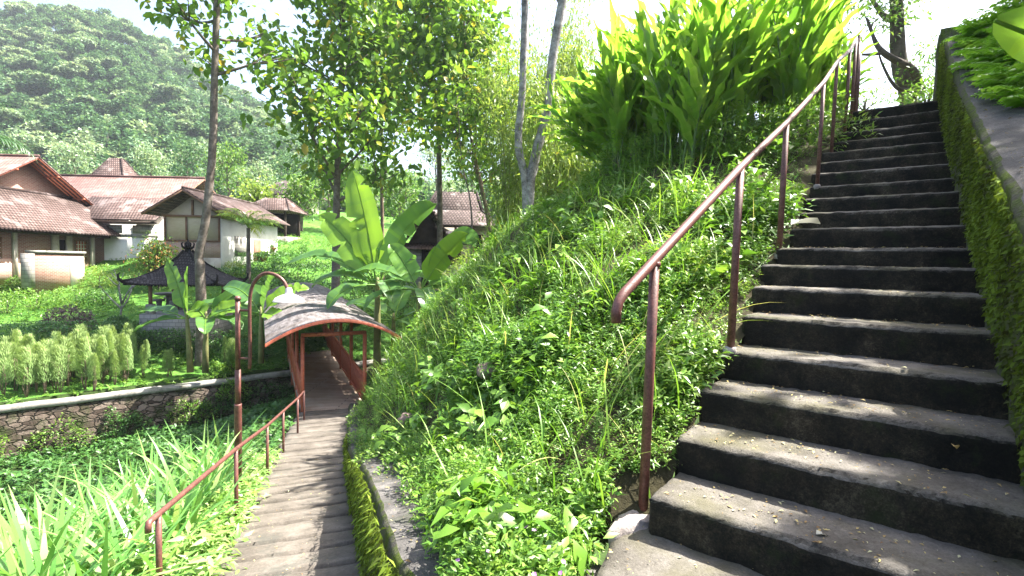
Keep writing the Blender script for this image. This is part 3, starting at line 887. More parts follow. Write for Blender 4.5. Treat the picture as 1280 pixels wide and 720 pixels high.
def lattice(h, x, y0, y1, z0, z1, parent=None, nx=4, nzz=5, dx=.03, mat='redwood'):
    """window in a wall facing +x"""
    f = MB()
    for z in (z0, z1): f.box((x + .02, (y0 + y1) / 2, z), (.07, y1 - y0 + .1, .07))
    for y in (y0, y1): f.box((x + .018, y, (z0 + z1) / 2), (.06, .06, z1 - z0 - .08))
    w = f.build('window', M['timber'] if mat != 'plaster' else M['plaster'], parent or h.o)
    g = MB().box((x + .004, (y0 + y1) / 2, (z0 + z1) / 2), (.008, y1 - y0 - .06, z1 - z0 - .07)); g.build('pane', M['redwood'], w)
    b = MB()
    for i in range(1, nx): b.box((x + .02, y0 + (y1 - y0) * i / nx, (z0 + z1) / 2), (.03, .035, z1 - z0 - .08))
    for i in range(1, nzz): b.box((x + .022, (y0 + y1) / 2, z0 + (z1 - z0) * i / nzz), (.03, y1 - y0 - .07, .03))
    b.build('lattice', M['plaster'], w)
    return w


# --- A: brick house with gable and porch roof (front faces +x)
H = House('brick_house', 'brick house with tiled porch roof and high gable trimmed in red rafters', (-26.6, 30, .05))
y0, y1 = -7, 3.9
wallA = H.box('wall', -9, -.35, y0, 3.1, -.4, 2.75, 'brick')
H.box('plaster_wall', -8.8, 1.1, 3.12, 4.1, -.8, 2.36, 'plaster')
H.box('wainscot', -.35, -.30, -7, -1.9, -.3, 1.0, 'brick_pale')
for yy, w_ in ((-2.95, .16), (-.55, .35), (.35, .32), (2.05, .18)):
    H.box('column', -.345, -.16, yy - w_ / 2, yy + w_ / 2, -.3, 2.6, 'plaster_worn')
H.box('door', -.349, -.31, -.37, .18, -.2, 2.15, 'dark')
lattice(H, -.35, .9, 1.7, .95, 2.15)
lattice(H, -.35, -4.6, -3.6, .8, 2.1)
H.box('beam', -.35, .0, y0, 4.0, 2.4, 2.56, 'darkwood')
pr = H.sheet('porch_roof', [(.75, -8, 2.62), (.75, 3.9 + .3, 2.62), (-2.6, 3.3, 5.0), (-2.6, -8, 5.0)], .07, 'tile_pale')
e_ = MB().box((.74, -1.9, 2.585), (.03, 12.1, .03))
for i in range(58): e_.box((.742, -7.9 + i * .208, 2.535), (.04, .13, .08))
e_.build('tile_edge', M['tile_pale'], pr)
MB().tube([(-2.6, -8, 5.02), (-2.6, 3.3, 5.02)], .09, 8).build('ridge_tile', M['tile_pale'], pr)
gx = -2.9
gw = MB().prism([(gx, -4.6, 4.2), (gx, 5.2, 4.2), (gx, .35, 6.95)], (-.25, 0, 0)); gw.build('gable_wall', M['brick'], H.o, uv=True)
H.box('upper_wall', gx - 6, gx - .25, -4.2, 4.9, 2.7, 4.6, 'brick')
ap = Vector((0, .35, 7.12))
for sgn, nm in ((1, 5.6), (-1, -4.9)):
    q = [(gx + 1.0, ap.y, ap.z), (gx - 8, ap.y, ap.z), (gx - 8, nm, ap.z - .62 * abs(nm - ap.y)), (gx + 1.0, nm, ap.z - .62 * abs(nm - ap.y))]
    rf_ = H.sheet('gable_roof', q if sgn > 0 else q[::-1], .08, 'tile_red')
    d = Vector((0, nm - ap.y, -.62 * abs(nm - ap.y)))
    for xo in (.92, .62, .32, .05):
        a0 = Vector((gx + xo, ap.y, ap.z - .11)); MB().tube([a0, a0 + d * .99], .045, 6).build('rafter', M['purlin'], rf_)
    for t in (.25, .6, .9):
        a0 = Vector((gx - .05, ap.y, ap.z - .2)) + d * t; MB().tube([a0, a0 + Vector((1.05, 0, 0))], .05, 6).build('bracket', M['purlin'], rf_)
MB().tube([(gx + 1.0, ap.y, ap.z + .02), (gx - 8, ap.y, ap.z + .02)], .09, 8).build('ridge_tile', M['tile_red'], H.o)
# low wall in front
LW = House('garden_wall', 'low brick and plaster wall with pale cap in front of the brick house porch', (-24.6, 27.6, .1), 0, 'wall')
LW.box('wall', -.14, .14, -2.0, 1.0, -.8, 1.28, 'brick')
LW.box('plaster_patch', .14, .155, .1, 1.0, -.8, 1.1, 'plaster_worn')
LW.box('cap', -.22, .22, -2.08, 1.08, 1.28, 1.42, 'coping')
LW.box('end_pier', -.2, .2, -2.35, -2.0, -.5, 1.25, 'slate')

# --- B: long red roof behind
H = House('long_roof_house', 'long low building with red tiled roof and white wall behind the brick house', (-30.5, 36, .7))
H.box('wall', -6.5, 5.2, .2, 7.6, -.6, 3.7, 'plaster')
mr = H.sheet('roof', [(-8, -.9, 3.75), (6.0, -.9, 3.75), (6.0, 4, 6.85), (-8, 4, 6.85)], .08, 'tile_red')
H.sheet('roof', [(6.0, 8.8, 3.75), (-8, 8.8, 3.75), (-8, 4, 6.85), (6.0, 4, 6.85)], .08, 'tile_red')
MB().tube([(-8, 4, 6.88), (6.0, 4, 6.88)], .1, 8).build('ridge_tile', M['tile_red'], mr)
MB().prism([(5.2, .3, 3.7), (5.2, 7.5, 3.7), (5.2, 4, 6.1)], (-.15, 0, 0)).build('gable_wall', M['plaster'], H.o, uv=True)
for sg in (-1, 1):
    MB().tube([(5.96, 4, 6.74), (5.96, 4 + sg * 4.85, 3.66)], .06, 6).build('barge_board', M['timber'], H.o)
# lower roof and white wall in front of it
H = House('low_wing', 'white walled wing under a blotchy weathered tile roof between two houses', (-25.6, 32.8, .5))
H.box('wall', -2.4, 2.1, .4, 3.2, -.8, 2.9, 'plaster')
H.box('band', -2.35, 2.15, .33, .4, 2.05, 2.25, 'coping')
for xx in (-1.4, .5):
    w = H.box('window', xx, xx + 1.2, .34, .39, 2.3, 2.85, 'slate'); H.box('pane', xx + .08, xx + 1.12, .32, .339, 2.36, 2.8, 'slate', w)
H.sheet('roof', [(-4, -.3, 3.2), (2.5, -.3, 3.2), (2.0, 2.6, 4.85), (-4, 2.6, 4.95)], .08, 'tile_pale')
H.box('eave_beam', -3.9, 2.4, -.2, -.08, 2.92, 3.08, 'darkwood')

# --- joglo peak far behind
def hip_roof(h, name, x, y, z0, z1, rx, ry, mat, th=.08, parent=None, yo=0, xo=0):
    """hip roof: half sizes x,y at the eave, ridge half sizes rx, ry"""
    E_ = [(-x, -y, z0), (x, -y, z0), (x, y, z0), (-x, y, z0)]; T_ = [(-rx, -ry, z1), (rx, -ry, z1), (rx, ry, z1), (-rx, ry, z1)]
    E_ = [(a + xo, b + yo, c) for a, b, c in E_]; T_ = [(a + xo, b + yo, c) for a, b, c in T_]
    m = MB()
    v = E_ + T_ + [(a, b, c - th) for a, b, c in E_]
    m.add(v, [[0, 1, 5, 4], [1, 2, 6, 5], [2, 3, 7, 6], [3, 0, 4, 7], [4, 5, 6, 7], [8, 9, 1, 0], [9, 10, 2, 1], [10, 11, 3, 2], [11, 8, 0, 3], [11, 10, 9, 8]])
    o = m.build(name, M[mat], parent or h.o, uv=True)
    for a, b in zip(E_, T_):
        MB().tube([a, b], .07, 6).build('ridge_tile', M[mat], o)
    return o


H = House('peaked_hall', 'hall with a tall pointed tile roof peeking over the long red roof', (-39.3, 50, 2.5))
H.box('wall', -5, 5, -4, 4, -1, 4, 'plaster'); hip_roof(H, 'roof', 6, 5, 3.4, 5.2, 2.3, 2.0, 'tile_pale'); hip_roof(H, 'upper_roof', 2.3, 2.0, 5.2, 8.4, .55, .12, 'tile_pale')

# --- C: small bamboo-panelled house, gable towards us (-y)
H = House('bamboo_house', 'small house with woven bamboo gable brick band and sunlit white side wall', (-20, 31, .55))
W2 = 1.75
MB().prism([(-W2, .3, -.8), (W2, .3, -.8), (W2, .3, .75), (-W2, .3, .75)], (0, 7.5, 0)).build('base_wall', M['plaster_worn'], H.o, uv=True)
H.box('brick_band', -W2 + .01, W2 - .01, .32, 7.78, .75, 1.75, 'brick_pale')
H.box('side_wall', W2, W2 + .06, .35, 7.8, -.8, 3.2, 'plaster')
H.box('side_door', W2 + .06, W2 + .1, 4.2, 5.2, -.1, 2.1, 'timber')
H.box('side_window', W2 + .06, W2 + .09, 1.8, 3.2, .9, 2.2, 'slate')
gp = MB().prism([(-W2 + .02, .36, 1.75), (W2 - .02, .36, 1.75), (W2 - .02, .36, 3.3), (0, .36, 4.55), (-W2 + .02, .36, 3.3)], (0, .15, 0)).build('gable_panel', M['woven'], H.o, uv=True)
fr = MB()
for x in (-W2 + .06, -.35, W2 - .06): fr.box((x, .31, 2.52), (.09, .08, 1.54))
fr.box((0, .30, 3.32), (W2 * 2 + .2, .1, .13)); fr.box((0, .30, 1.79), (W2 * 2, .09, .08)); fr.box((.05, .31, 3.85), (.12, .08, .95))
fr.build('timber_frame', M['timber'], H.o)
for sg in (-1, 1):
    q = [(0, -.55, 4.95), (0, 8.4, 4.95), (sg * 2.55, 8.4, 3.42), (sg * 2.55, -.55, 3.42)]
    r_ = H.sheet('roof', q if sg < 0 else q[::-1], .08, 'tile_pale')
    MB().tube([(0, -.5, 4.82), (sg * 2.5, -.5, 3.32)], .07, 6).build('barge_board', M['timber'], r_)
    for t in np.linspace(.1, 1, 9):
        MB().tube([(sg * 2.5 * t, -.5, 4.86 - 1.5 * t), (sg * 2.5 * t, .3, 4.86 - 1.5 * t)], .03, 5).build('purlin', M['timber'], r_)
MB().tube([(0, -.55, 4.98), (0, 8.4, 4.98)], .08, 8).build('ridge_tile', M['tile_pale'], H.o)
H.box('step', W2 + .1, W2 + 1.1, 3.6, 5.6, -.7, -.35, 'coping'); H.box('step', W2 + .1, W2 + .7, 3.8, 5.4, -.35, -.1, 'coping')

# --- D: open pavilion further back, and two roofs
def pavilion(name, label, loc, x, y, h, rise, mat, wall=None, rz=0):
    H = House(name, label, loc, rz, 'pavilion')
    for sx in (-1, 1):
        for sy in (-1, 1): H.box('post', sx * (x - .6) - .08, sx * (x - .6) + .08, sy * (y - .6) - .08, sy * (y - .6) + .08, -.8, h + .1, 'darkwood')
    H.box('floor', -x + .3, x - .3, -y + .3, y - .3, -1.2, .05, 'coping')
    H.box('back_wall', -x + .7, x - .7, y - .75, y - .6, .05, h, wall or 'dark')
    hip_roof(H, 'roof', x, y, h, h + rise, x * .45, .1, mat)
    return H
pavilion('open_pavilion', 'open sided pavilion with a pale tile roof on the far lawn', at(346, 297, 45), 2.0, 2.0, 2.3, 1.2, 'tile_pale')
H = House('far_house', 'house with grey brown tile roof half hidden by the teak leaves', at(366, 262, 60))
H.box('wall', -2.4, 2.4, -1.8, 1.8, -1, 1.6, 'plaster_worn'); hip_roof(H, 'roof', 3.2, 2.6, 1.5, 3.4, 1.2, .12, 'tile_grey')
H.box('door', -.5, .5, -1.84, -1.805, -.6, 1.3, 'dark')

# --- E: joglo house in the centre
c = at(574, 325, 36)
H = House('joglo_house', 'dark timber house with big grey tile roof behind the banana plants', (c.x, c.y, c.z))
H.box('wall', -3.0, 2.2, -.6, 3.4, -1.5, 2.5, 'plaster_worn')
for x in (-1.3, -.1, 1.1, 2.3): H.box('column', x - .08, x + .08, -1.75, -1.6, -1.2, 2.55, 'timber')
H.box('floor', -3.2, 2.6, -2.0, 3.6, -2, -.35, 'slate')
H.box('door', -.8, .2, -.65, -.605, -.35, 1.8, 'darkwood'); H.box('window', .9, 1.7, -.65, -.605, .6, 1.8, 'dark')
hip_roof(H, 'roof', 3.3, 3.4, 2.35, 3.5, 2.0, 1.6, 'tile_grey', yo=1.2, xo=-.4); hip_roof(H, 'upper_roof', 2.0, 1.6, 3.5, 5.0, 1.5, .1, 'tile_grey', yo=1.2, xo=-.4)
hip_roof(H, 'porch_roof', 1.5, 1.2, 1.1, 1.9, .8, .1, 'tile_dark', yo=-2.5, xo=-.6)
c = at(535, 335, 29)
H = House('gable_porch', 'narrow steep gabled stone porch beside the grey roofed timber house', (c.x, c.y, c.z - .3), R_(14), 'porch')
H.box('wall', -1.15, 1.15, .4, 3, -1.5, 1.65, 'slate'); H.box('door', -.35, .35, .36, .4, -1.2, 1.5, 'dark')
MB().prism([(-1.15, .42, 1.65), (1.15, .42, 1.65), (0, .42, 3.6)], (0, .15, 0)).build('gable_wall', M['darkwood'], H.o)
for sg in (-1, 1):
    q = [(0, -.2, 3.95), (0, 3.6, 3.95), (sg * 1.5, 3.6, 1.5), (sg * 1.5, -.2, 1.5)]
    r_ = H.sheet('roof', q if sg < 0 else q[::-1], .1, 'tile_grey')
    te = MB()
    for t in np.linspace(.04, .98, 14): te.tube([(sg * 1.5 * t, -.26, 3.93 - 2.42 * t), (sg * 1.5 * t, .1, 3.93 - 2.42 * t)], .085, 7)
    te.build('edge_tile', M['tile_red'], r_)
hs = H.sheet('lower_roof', [(-1.5, -.35, 1.42), (1.5, -.35, 1.42), (1.35, .5, 1.75), (-1.35, .5, 1.75)], .06, 'tile_red')

# --- gazebo with black tile roof and crown finial
c = at(236, 390, 22.0)
H = House('garden_gazebo', 'open gazebo with concave black tile roof and carved crown finial on the lawn', (c.x, c.y, c.z), R_(8), 'gazebo'); H.o.scale = (.60, .60, .84)
H.box('base', -2.3, 2.3, -1.9, 1.9, -1.8, .02, 'slate')
for sx in (-1, 1):
    for sy in (-1, 1):
        p = H.box('post', sx * 1.75 - .09, sx * 1.75 + .09, sy * 1.55 - .09, sy * 1.55 + .09, .5, 1.75, 'timber')
        H.box('plinth', sx * 1.75 - .22, sx * 1.75 + .22, sy * 1.55 - .22, sy * 1.55 + .22, .02, .5, 'slate', p)
H.box('eave_beam', -1.9, 1.9, -1.66, -1.5, 1.62, 1.76, 'darkwood'); H.box('eave_beam', -1.9, 1.9, 1.5, 1.66, 1.62, 1.76, 'darkwood')
prof = [(0, 2.95, 2.55, 1.50), (.2, 2.4, 2.05, 1.72), (.45, 1.65, 1.4, 2.05), (.7, .95, .8, 2.48), (.88, .5, .42, 2.85), (1, .2, .18, 3.2)]
m = MB()
for s4 in range(4):
    rows = []
    for t, x, y, z in prof:
        row = []
        for u in np.linspace(-1, 1, 25):
            lift = .14 * (abs(u) ** 3) * (1 - t)
            q = [(u * x, -y, z + lift), (x, u * y, z + lift), (-u * x, y, z + lift), (-x, -u * y, z + lift)][s4]
            row.append(q)
        rows.append(row)
    m.grid(rows)
m.box((0, 0, 1.55), (5.6, 4.8, .06))
rf_ = m.build('roof', M['tile_dark'], H.o, False, True)
ed = MB().box((0, -2.52, 1.5), (5.7, .03, .06)).box((2.92, 0, 1.503), (.03, 5.0, .06)).box((-2.92, 0, 1.503), (.03, 5.0, .06))
for u in np.linspace(-1, 1, 27):
    z = 1.47 + .14 * abs(u) ** 3
    ed.box((u * 2.93, -2.55, z), (.12, .1, .1)); ed.box((2.95, u * 2.53, z), (.1, .12, .1)); ed.box((-2.95, u * 2.53, z), (.1, .12, .1))
ed.build('tile_edge', M['tile_dark'], rf_)
for sx in (-1, 1):
    for sy in (-1, 1):
        rg = MB().tube([(sx * x, sy * y, z + .03 + (.14 if t == 0 else 0)) for t, x, y, z in prof], .075, 7); rg.build('hip_ridge', M['tile_dark'], rf_)
        fi = MB().tube([(sx * 2.95, sy * 2.55, 1.66), (sx * 3.1, sy * 2.7, 1.78), (sx * 3.12, sy * 2.72, 1.98), (sx * 3.02, sy * 2.62, 2.08)], [.1, .09, .06, .02], 6); fi.build('corner_finial', M['tile_dark'], rf_)
fi = MB().tube([(0, 0, 3.15), (0, 0, 3.3), (0, 0, 3.36), (0, 0, 3.5), (0, 0, 3.62), (0, 0, 3.8)], [.24, .2, .3, .16, .12, .02], 10)
for a in np.linspace(0, 2 * PI, 9)[:-1]:
    ca, sa = math.cos(a), math.sin(a)
    fi.tube([(ca * .2, sa * .2, 3.33), (ca * .38, sa * .38, 3.42), (ca * .42, sa * .42, 3.58), (ca * .32, sa * .32, 3.66)], [.07, .06, .05, .015], 6)
fi.build('crown_finial', M['tile_dark'], rf_, True)
def furn(name, label, cat, loc, top, h, legs, group=None):
    T_ = tag(empty(name, loc), label, cat, group)
    m = MB(); n = 18
    rows = [[[r * math.cos(a), r * math.sin(a), z] for a in np.linspace(0, 2 * PI, n + 1)] for r, z in [(0.001, h - .09), (top * .9, h - .09), (top, h - .06), (top, h - .01), (top * .96, h), (.001, h)]]
    m.grid(np.array(rows)[:, ::-1]).build('seat' if cat == 'stool' else 'table_top', M['slate'], T_)
    MB().tube([(0, 0, 0), (0, 0, .08), (0, 0, h * .4), (0, 0, h - .08)], [legs * 1.4, legs * 1.2, legs * .8, legs], 10).build('pedestal', M['slate'], T_, True)
    return T_
def gz(px, py, Y): return (at(px, py, Y).x, Y, c.z + .02)
furn('stone_table', 'round grey stone table under the gazebo roof', 'table', gz(212, 388, 23.3), .6, .72, .16)
for px, Y, w in ((199, 23.0, 'left'), (226, 23.0, 'right'), (212, 24.4, 'back')):
    furn('stone_stool', {'left': 'grey stone stool at the table, on the side of the pale branched shrub', 'right': 'grey stone stool at the table, on the side of the tall trunk', 'back': 'grey stone stool behind the round gazebo table'}[w], 'stool', gz(px, 388, Y), .24, .44, .13)

def potted(label, loc, r, h):
    o = tag(empty('potted_plant', loc), label, 'potted plant')
    MB().grid(np.array([[[q * math.cos(a), q * math.sin(a), z] for a in np.linspace(0, 2 * PI, 17)] for q, z in [(.001, .02), (r * .65, 0), (r, h * .85), (r * 1.1, h * .86), (r * 1.1, h), (r * .9, h), (r * .85, h * .8), (.001, h * .78)]])).build('pot', M['pot'], o, True)
    Mx = rot(rng.uniform(0, 6.3, 140), rng.uniform(.1, 1.4, 140), rng.normal(0, .4, 140)) * rng.uniform(.25, .6, 140)[:, None, None]
    MB().inst(*leaf_t(.3, .1, .3), Mx, np.array([[0, 0, h * .8]]) + rng.normal(0, .05, (140, 3)), rng.random(140)).build('foliage', M['mid'], o)
q = at(338, 308, 38); potted('terracotta pot with a leafy plant on the lawn right of the young palm', (q.x, q.y, ground_z(q.x, q.y) - .05), .34, .6)
q = at(330, 312, 36); potted('smaller terracotta pot plant beside the white side wall of the bamboo house', (q.x, q.y, ground_z(q.x, q.y) - .05), .26, .45)
# ================================================================== VEGETATION
def rnd(a, b): return random.uniform(a, b)
def V3(p): return np.array([p[0], p[1], p[2]], float)


def limb(mb, p, d, L, r, n=5, up=.25, wig=.12, seg=6, r1=None):
    """a wandering tapered limb; returns its points"""
    pts = [Vector(p)]; d = Vector(d).normalized()
    for i in range(n):
        d = (d + Vector((rnd(-wig, wig), rnd(-wig, wig), rnd(-wig, wig) + up / n))).normalized()
        pts.append(pts[-1] + d * L / n)
    r1 = r * .3 if r1 is None else r1
    mb.tube(pts, [r + (r1 - r) * i / n for i in range(n + 1)], seg, wob=.15)
    return pts, d


def leaves(tmpl, pts, n, sig, size, pitch=(-.35, .5), seed=None, a=None, mb=None):
    """n leaves scattered about the points"""
    P = np.array([V3(p) for p in pts]); idx = rng.integers(0, len(P), n)
    T = P[idx] + rng.normal(0, 1, (n, 3)) * np.broadcast_to(np.array(sig), (3,))
    Mx = rot(rng.uniform(0, 2 * PI, n), rng.normal(pitch[0], pitch[1], n), rng.normal(0, .5, n)) * (size * rng.uniform(.6, 1.25, n))[:, None, None]
    return (mb or MB()).inst(*tmpl, Mx, T, rng.random(n) if a is None else a(n))


def broad_tree(name, label, base, trunk, r0, crown, nb, nleaf, lsize, mat, bark, tmpl=L4, group=None, t0=.35, blen=None, sig=.32, el=(.35, .95), r1=None, cat='tree', pitch=(-.45, .5), sub=2):
    """trunk: offsets from base along the trunk; limbs from fraction t0 of it upwards"""
    o = tag(empty(name, base), label, cat, group)
    tp = smooth_line(trunk, 5); n = len(tp); r1 = r1 or r0 * .25
    tm = MB(); tm.tube(tp, [r0 * (1.25 if i == 0 else 1) + (r1 - r0) * (i / (n - 1)) for i in range(n)], 10, wob=.12)
    tips = []
    for b in range(nb):
        t = t0 + (1 - t0) * (b + rnd(0, .8)) / nb; t = min(t, .99)
        i = t * (n - 1); p = tp[int(i)].lerp(tp[min(int(i) + 1, n - 1)], i - int(i))
        az = b * 2.4 + rnd(-.5, .5); e = rnd(*el)
        L = (blen or crown) * rnd(.7, 1.1) * (1 - .45 * max(0, (t - .6) / .4))
        pts, d = limb(tm, p, (math.cos(az) * math.cos(e), math.sin(az) * math.cos(e), math.sin(e)), L, (r0 + (r1 - r0) * t) * .5, 6)
        tips += pts[2:] + [pts[-1]]
        for q in range(sub):
            k = random.randint(2, 4); a2 = az + rnd(-1.1, 1.1); e2 = rnd(0, .9)
            p2, d2 = limb(tm, pts[k], (math.cos(a2) * math.cos(e2), math.sin(a2) * math.cos(e2), math.sin(e2)), L * rnd(.35, .6), .02 + r0 * .1, 4, seg=5)
            tips += p2[1:]
    tips += tp[-2:]
    tm.build('trunk', M[bark], o, True)
    leaves(tmpl, tips, nleaf, sig, lsize, pitch).build('crown', M[mat], o)
    return o


def offs(pix, Y):
    """trunk offsets from pixels"""
    p = [at(a, b, Y) for a, b in pix]; return p[0], [q - p[0] for q in p]


# ---- teak trees in the middle and the tall one on the left
def teak(label, px, Y, pix, crown, nb, nl, r0, t0, **k):
    x = at(px, 360, Y).x; b = Vector((x, Y, ground_z(x, Y) - .1))
    tr = [Vector((0, 0, 0))] + [at(a, c_, Y) - b for a, c_ in pix]
    return broad_tree('teak_tree', label, b, tr, r0, crown, int(nb * 1.4), int(nl * 1.9), (.40), 'teak', 'bark_brown' if r0 < .2 else 'bark_grey', group='broad leaved teak trees beyond the bridge', t0=t0, sig=.62, el=(.05, .95), **k)
teak('teak tree with pale forking trunk rising just behind the far end of the bridge roof', 417, 24, [(420, 330), (421, 240), (424, 150), (428, 60), (432, -60)], 4.3, 17, 2500, .23, .36)
teak('tall teak with a straight brown trunk just left of the grey roofed timber house', 548, 29, [(550, 300), (549, 200), (548, 120), (552, 30), (556, -60)], 4.7, 16, 2600, .2, .48)
teak('slim teak whose thin trunk stands between the pale forked teak and the brown trunked teak', 478, 33, [(478, 290), (477, 190), (480, 80), (482, -20)], 4.2, 13, 2000, .14, .46)
teak('leaning teak with a dark crooked trunk in front of the grey tiled roof', 614, 26, [(612, 300), (603, 240), (590, 180), (584, 110), (580, 20)], 3.6, 13, 1800, .15, .42)
x = at(250, 450, 19.5); b = Vector((x.x, x.y, ground_z(x.x, x.y) - .1))
broad_tree('teak_tree', 'tall slender teak with a long bare knobbly trunk rising beside the gazebo', b, [Vector((0, 0, 0))] + [at(a, c_, 19.5) - b for a, c_ in [(252, 400), (250, 335), (249, 318), (258, 268), (266, 180), (268, 100), (271, 0), (273, -90), (274, -150)]],
           .2, 2.9, 18, 1900, .34, 'teak', 'bark_grey', group='broad leaved teak trees beyond the bridge', t0=.66, el=(-.2, .5), r1=.09, sig=.4)

# ---- twin white trunks
o = tag(empty('twin_trunk_tree', at(659, 300, 16)), 'tree with two mottled white trunks rising behind the grassy crest', 'tree'); b = o.location.copy()
tm = MB()
t1 = smooth_line([at(a, c_, 16) - b for a, c_ in [(657, 330), (657, 233), (649, 190), (648, 165), (652, 127), (655, 50), (656, -20), (654, -160)]], 4)
t2 = smooth_line([at(a, c_, 16) - b for a, c_ in [(660, 330), (662, 240), (667, 205), (677, 165), (685, 130), (691, 70), (702, 8), (712, -60), (715, -170)]], 4)
tm.tube(t1, [.135 - .04 * i / len(t1) for i in range(len(t1))], 10, wob=.25); tm.tube(t2, [.17 - .06 * i / len(t2) for i in range(len(t2))], 10, wob=.25)
l1, _ = limb(tm, t2[-9], (-.4, .2, 1), 2.4, .06)
tm.build('trunk', M['bark_white'], o, True)
leaves(L4, [t1[-1], t2[-1], l1[-1], t2[-2]], 260, (.9, .9, .5), .24).build('crown', M['teak'], o)
# thin pale saplings
for px, Y, pix, lab in ((594, 21, [(589, 335), (590, 280), (586, 240), (577, 200), (572, 120)], 'thin pale sapling curving up in front of the timber house wall'),
                        (686, 19, [(686, 270), (684, 230), (680, 190), (678, 110)], 'thin dark sapling right of the two white trunks')):
    x = at(px, 360, Y).x; b = Vector((x, Y, at(px, pix[0][1] + 20, Y).z))
    broad_tree('sapling', lab, b, [Vector((0, 0, 0))] + [at(a, c_, Y) - b for a, c_ in pix], .055, 1.3, 7, 320, .2, 'teak', 'bark_grey' if px < 600 else 'bark_dark', t0=.6)


# ---- bamboo
def bamboo(label, px, py, Y, H_, n, spread):
    b = at(px, py, Y); o = tag(empty('bamboo_clump', b), label, 'bamboo', 'bamboo clumps behind the crest')
    cm = MB(); pts = []
    for i in range(n):
        a = rnd(0, 2 * PI); r = rnd(.05, .5); h = H_ * rnd(.65, 1.05); out = spread * rnd(.3, 1.1)
        pl = [Vector((r * math.cos(a) + out * math.cos(a) * t ** 2.2, r * math.sin(a) + out * math.sin(a) * t ** 2.2, h * (t - .14 * t ** 3.5) - .3)) for t in np.linspace(0, 1, 9)]
        cm.tube(pl, [.035 * (1 - .85 * t) for t in np.linspace(0, 1, 9)], 6)
        for j in range(2, 9):
            for q in range(4):
                a2 = rnd(0, 6.3); L = rnd(.3, .8)
                pts += [pl[j] + Vector((math.cos(a2) * L * k, math.sin(a2) * L * k, .1 - .35 * k * k)) for k in (.3, .65, 1)]
    cm.build('culms', M['culm'], o, True)
    leaves((leaf_t(.2, .1, .15)), pts, 7000, .27, .29, (-.7, .5)).build('foliage', M['bamboo'], o)
bamboo('feathery pale bamboo clump left of the two white trunks', 636, 330, 22, 10.5, 13, 2.2)
bamboo('feathery bamboo clump directly behind the two white trunks', 668, 310, 23, 12.5, 14, 2.4)
bamboo('feathery bamboo clump right of the two white trunks beside the dark broad leaves', 720, 290, 21, 10.0, 13, 2.0)
bamboo('darker low bamboo clump in the gap right of the white trunks', 706, 300, 17, 6.0, 10, 1.4)
bamboo('tall bamboo clump far behind the left white trunk', 645, 315, 30, 12.0, 13, 2.6)
bamboo('pale bamboo clump far behind the white trunks, reaching above the others', 690, 300, 29, 15.0, 14, 2.8)


# ---- banana plants
def banana_leaf(az, el, L, W, droop, roll=0.0, tear=0, stalk=.16, tip=5.5):
    n = 16 if L < 1.25 and W < .3 else 34; rows = []; p = np.zeros(3); e = el
    yv = lambda e: np.array([math.sin(az) * math.cos(e), math.cos(az) * math.cos(e), math.sin(e)])
    side = np.array([math.cos(az), -math.sin(az), 0])
    pts = []; ph = rnd(0, 6)
    for i in range(n + 1):
        t = i / n; d = yv(e); nr = np.cross(side, d)
        s2 = side * math.cos(roll) + nr * math.sin(roll); n2 = -side * math.sin(roll) + nr * math.cos(roll)
        tt = max(0, (t - stalk) / (1 - stalk))
        w = 0 if t < stalk else W / 2 * (min(1, tt * 7) ** .6) * (1 - tt ** tip) ** .75
        rip = .045 * math.sin(t * 23 + ph); rip2 = .045 * math.sin(t * 19 + ph * 2)
        w1 = w * (1 - (.6 if tear and random.random() < tear * 2 else 0)); w2 = w * (1 - (.6 if tear and random.random() < tear else 0))
        up = .22
        rows.append([p - s2 * max(w1, .012) + n2 * (w * up + rip * (w > 0) * .6), p - s2 * max(w1 * .5, .012) + n2 * (w * up * .75), p - n2 * .02, p + s2 * max(w2 * .5, .012) + n2 * (w * up * .75), p + s2 * max(w2, .012) + n2 * (w * up + rip2 * (w > 0) * .6)])
        pts.append(p.copy())
        p = p + d * L / n; e -= droop / n * (.5 + 1.2 * t)
    return np.array(rows), pts


def banana(label, base, H_, specs, r=.1, lean=(0, 0), group='banana plants'):
    o = tag(empty('banana_plant', base), label, 'banana plant', group)
    top = Vector((lean[0], lean[1], H_))
    L_K, W_K = 1.18, 1.4
    MB().tube([Vector((0, 0, -.4)), top * .3, top * .7, top, top + Vector((0, 0, .25))], [r * 1.3, r * 1.1, r * .85, r * .6, r * .3], 10, wob=.15).build('stem', M['stem'], o, True)
    for az, el, L, W, dr, ro, v in specs:
        az = R_(az); el = R_(el)
        rows, pts = banana_leaf(az, el, L * L_K, W * W_K, R_(dr), R_(ro), .035)
        a0 = V3(top) + np.array([math.sin(az), math.cos(az), 0]) * r * .4
        m = MB().grid(rows + a0, np.clip(v + np.repeat(rng.normal(0, .10, len(rows) - 1), 4) + (rng.random() < .35) * np.repeat(np.linspace(0, -.25, len(rows) - 1), 4), 0, 1))
        m.tube([Vector(p + a0) - Vector((0, 0, .012)) for p in pts], [.03 * (1 - .85 * i / len(pts)) + .004 for i in range(len(pts))], 5, a=.8)
        m.build('leaf', M['banana'], o, True)
    return o


def gpos(px, Y, dz=-.1): x = at(px, 360, Y).x; return Vector((x, Y, ground_z(x, Y) + dz))
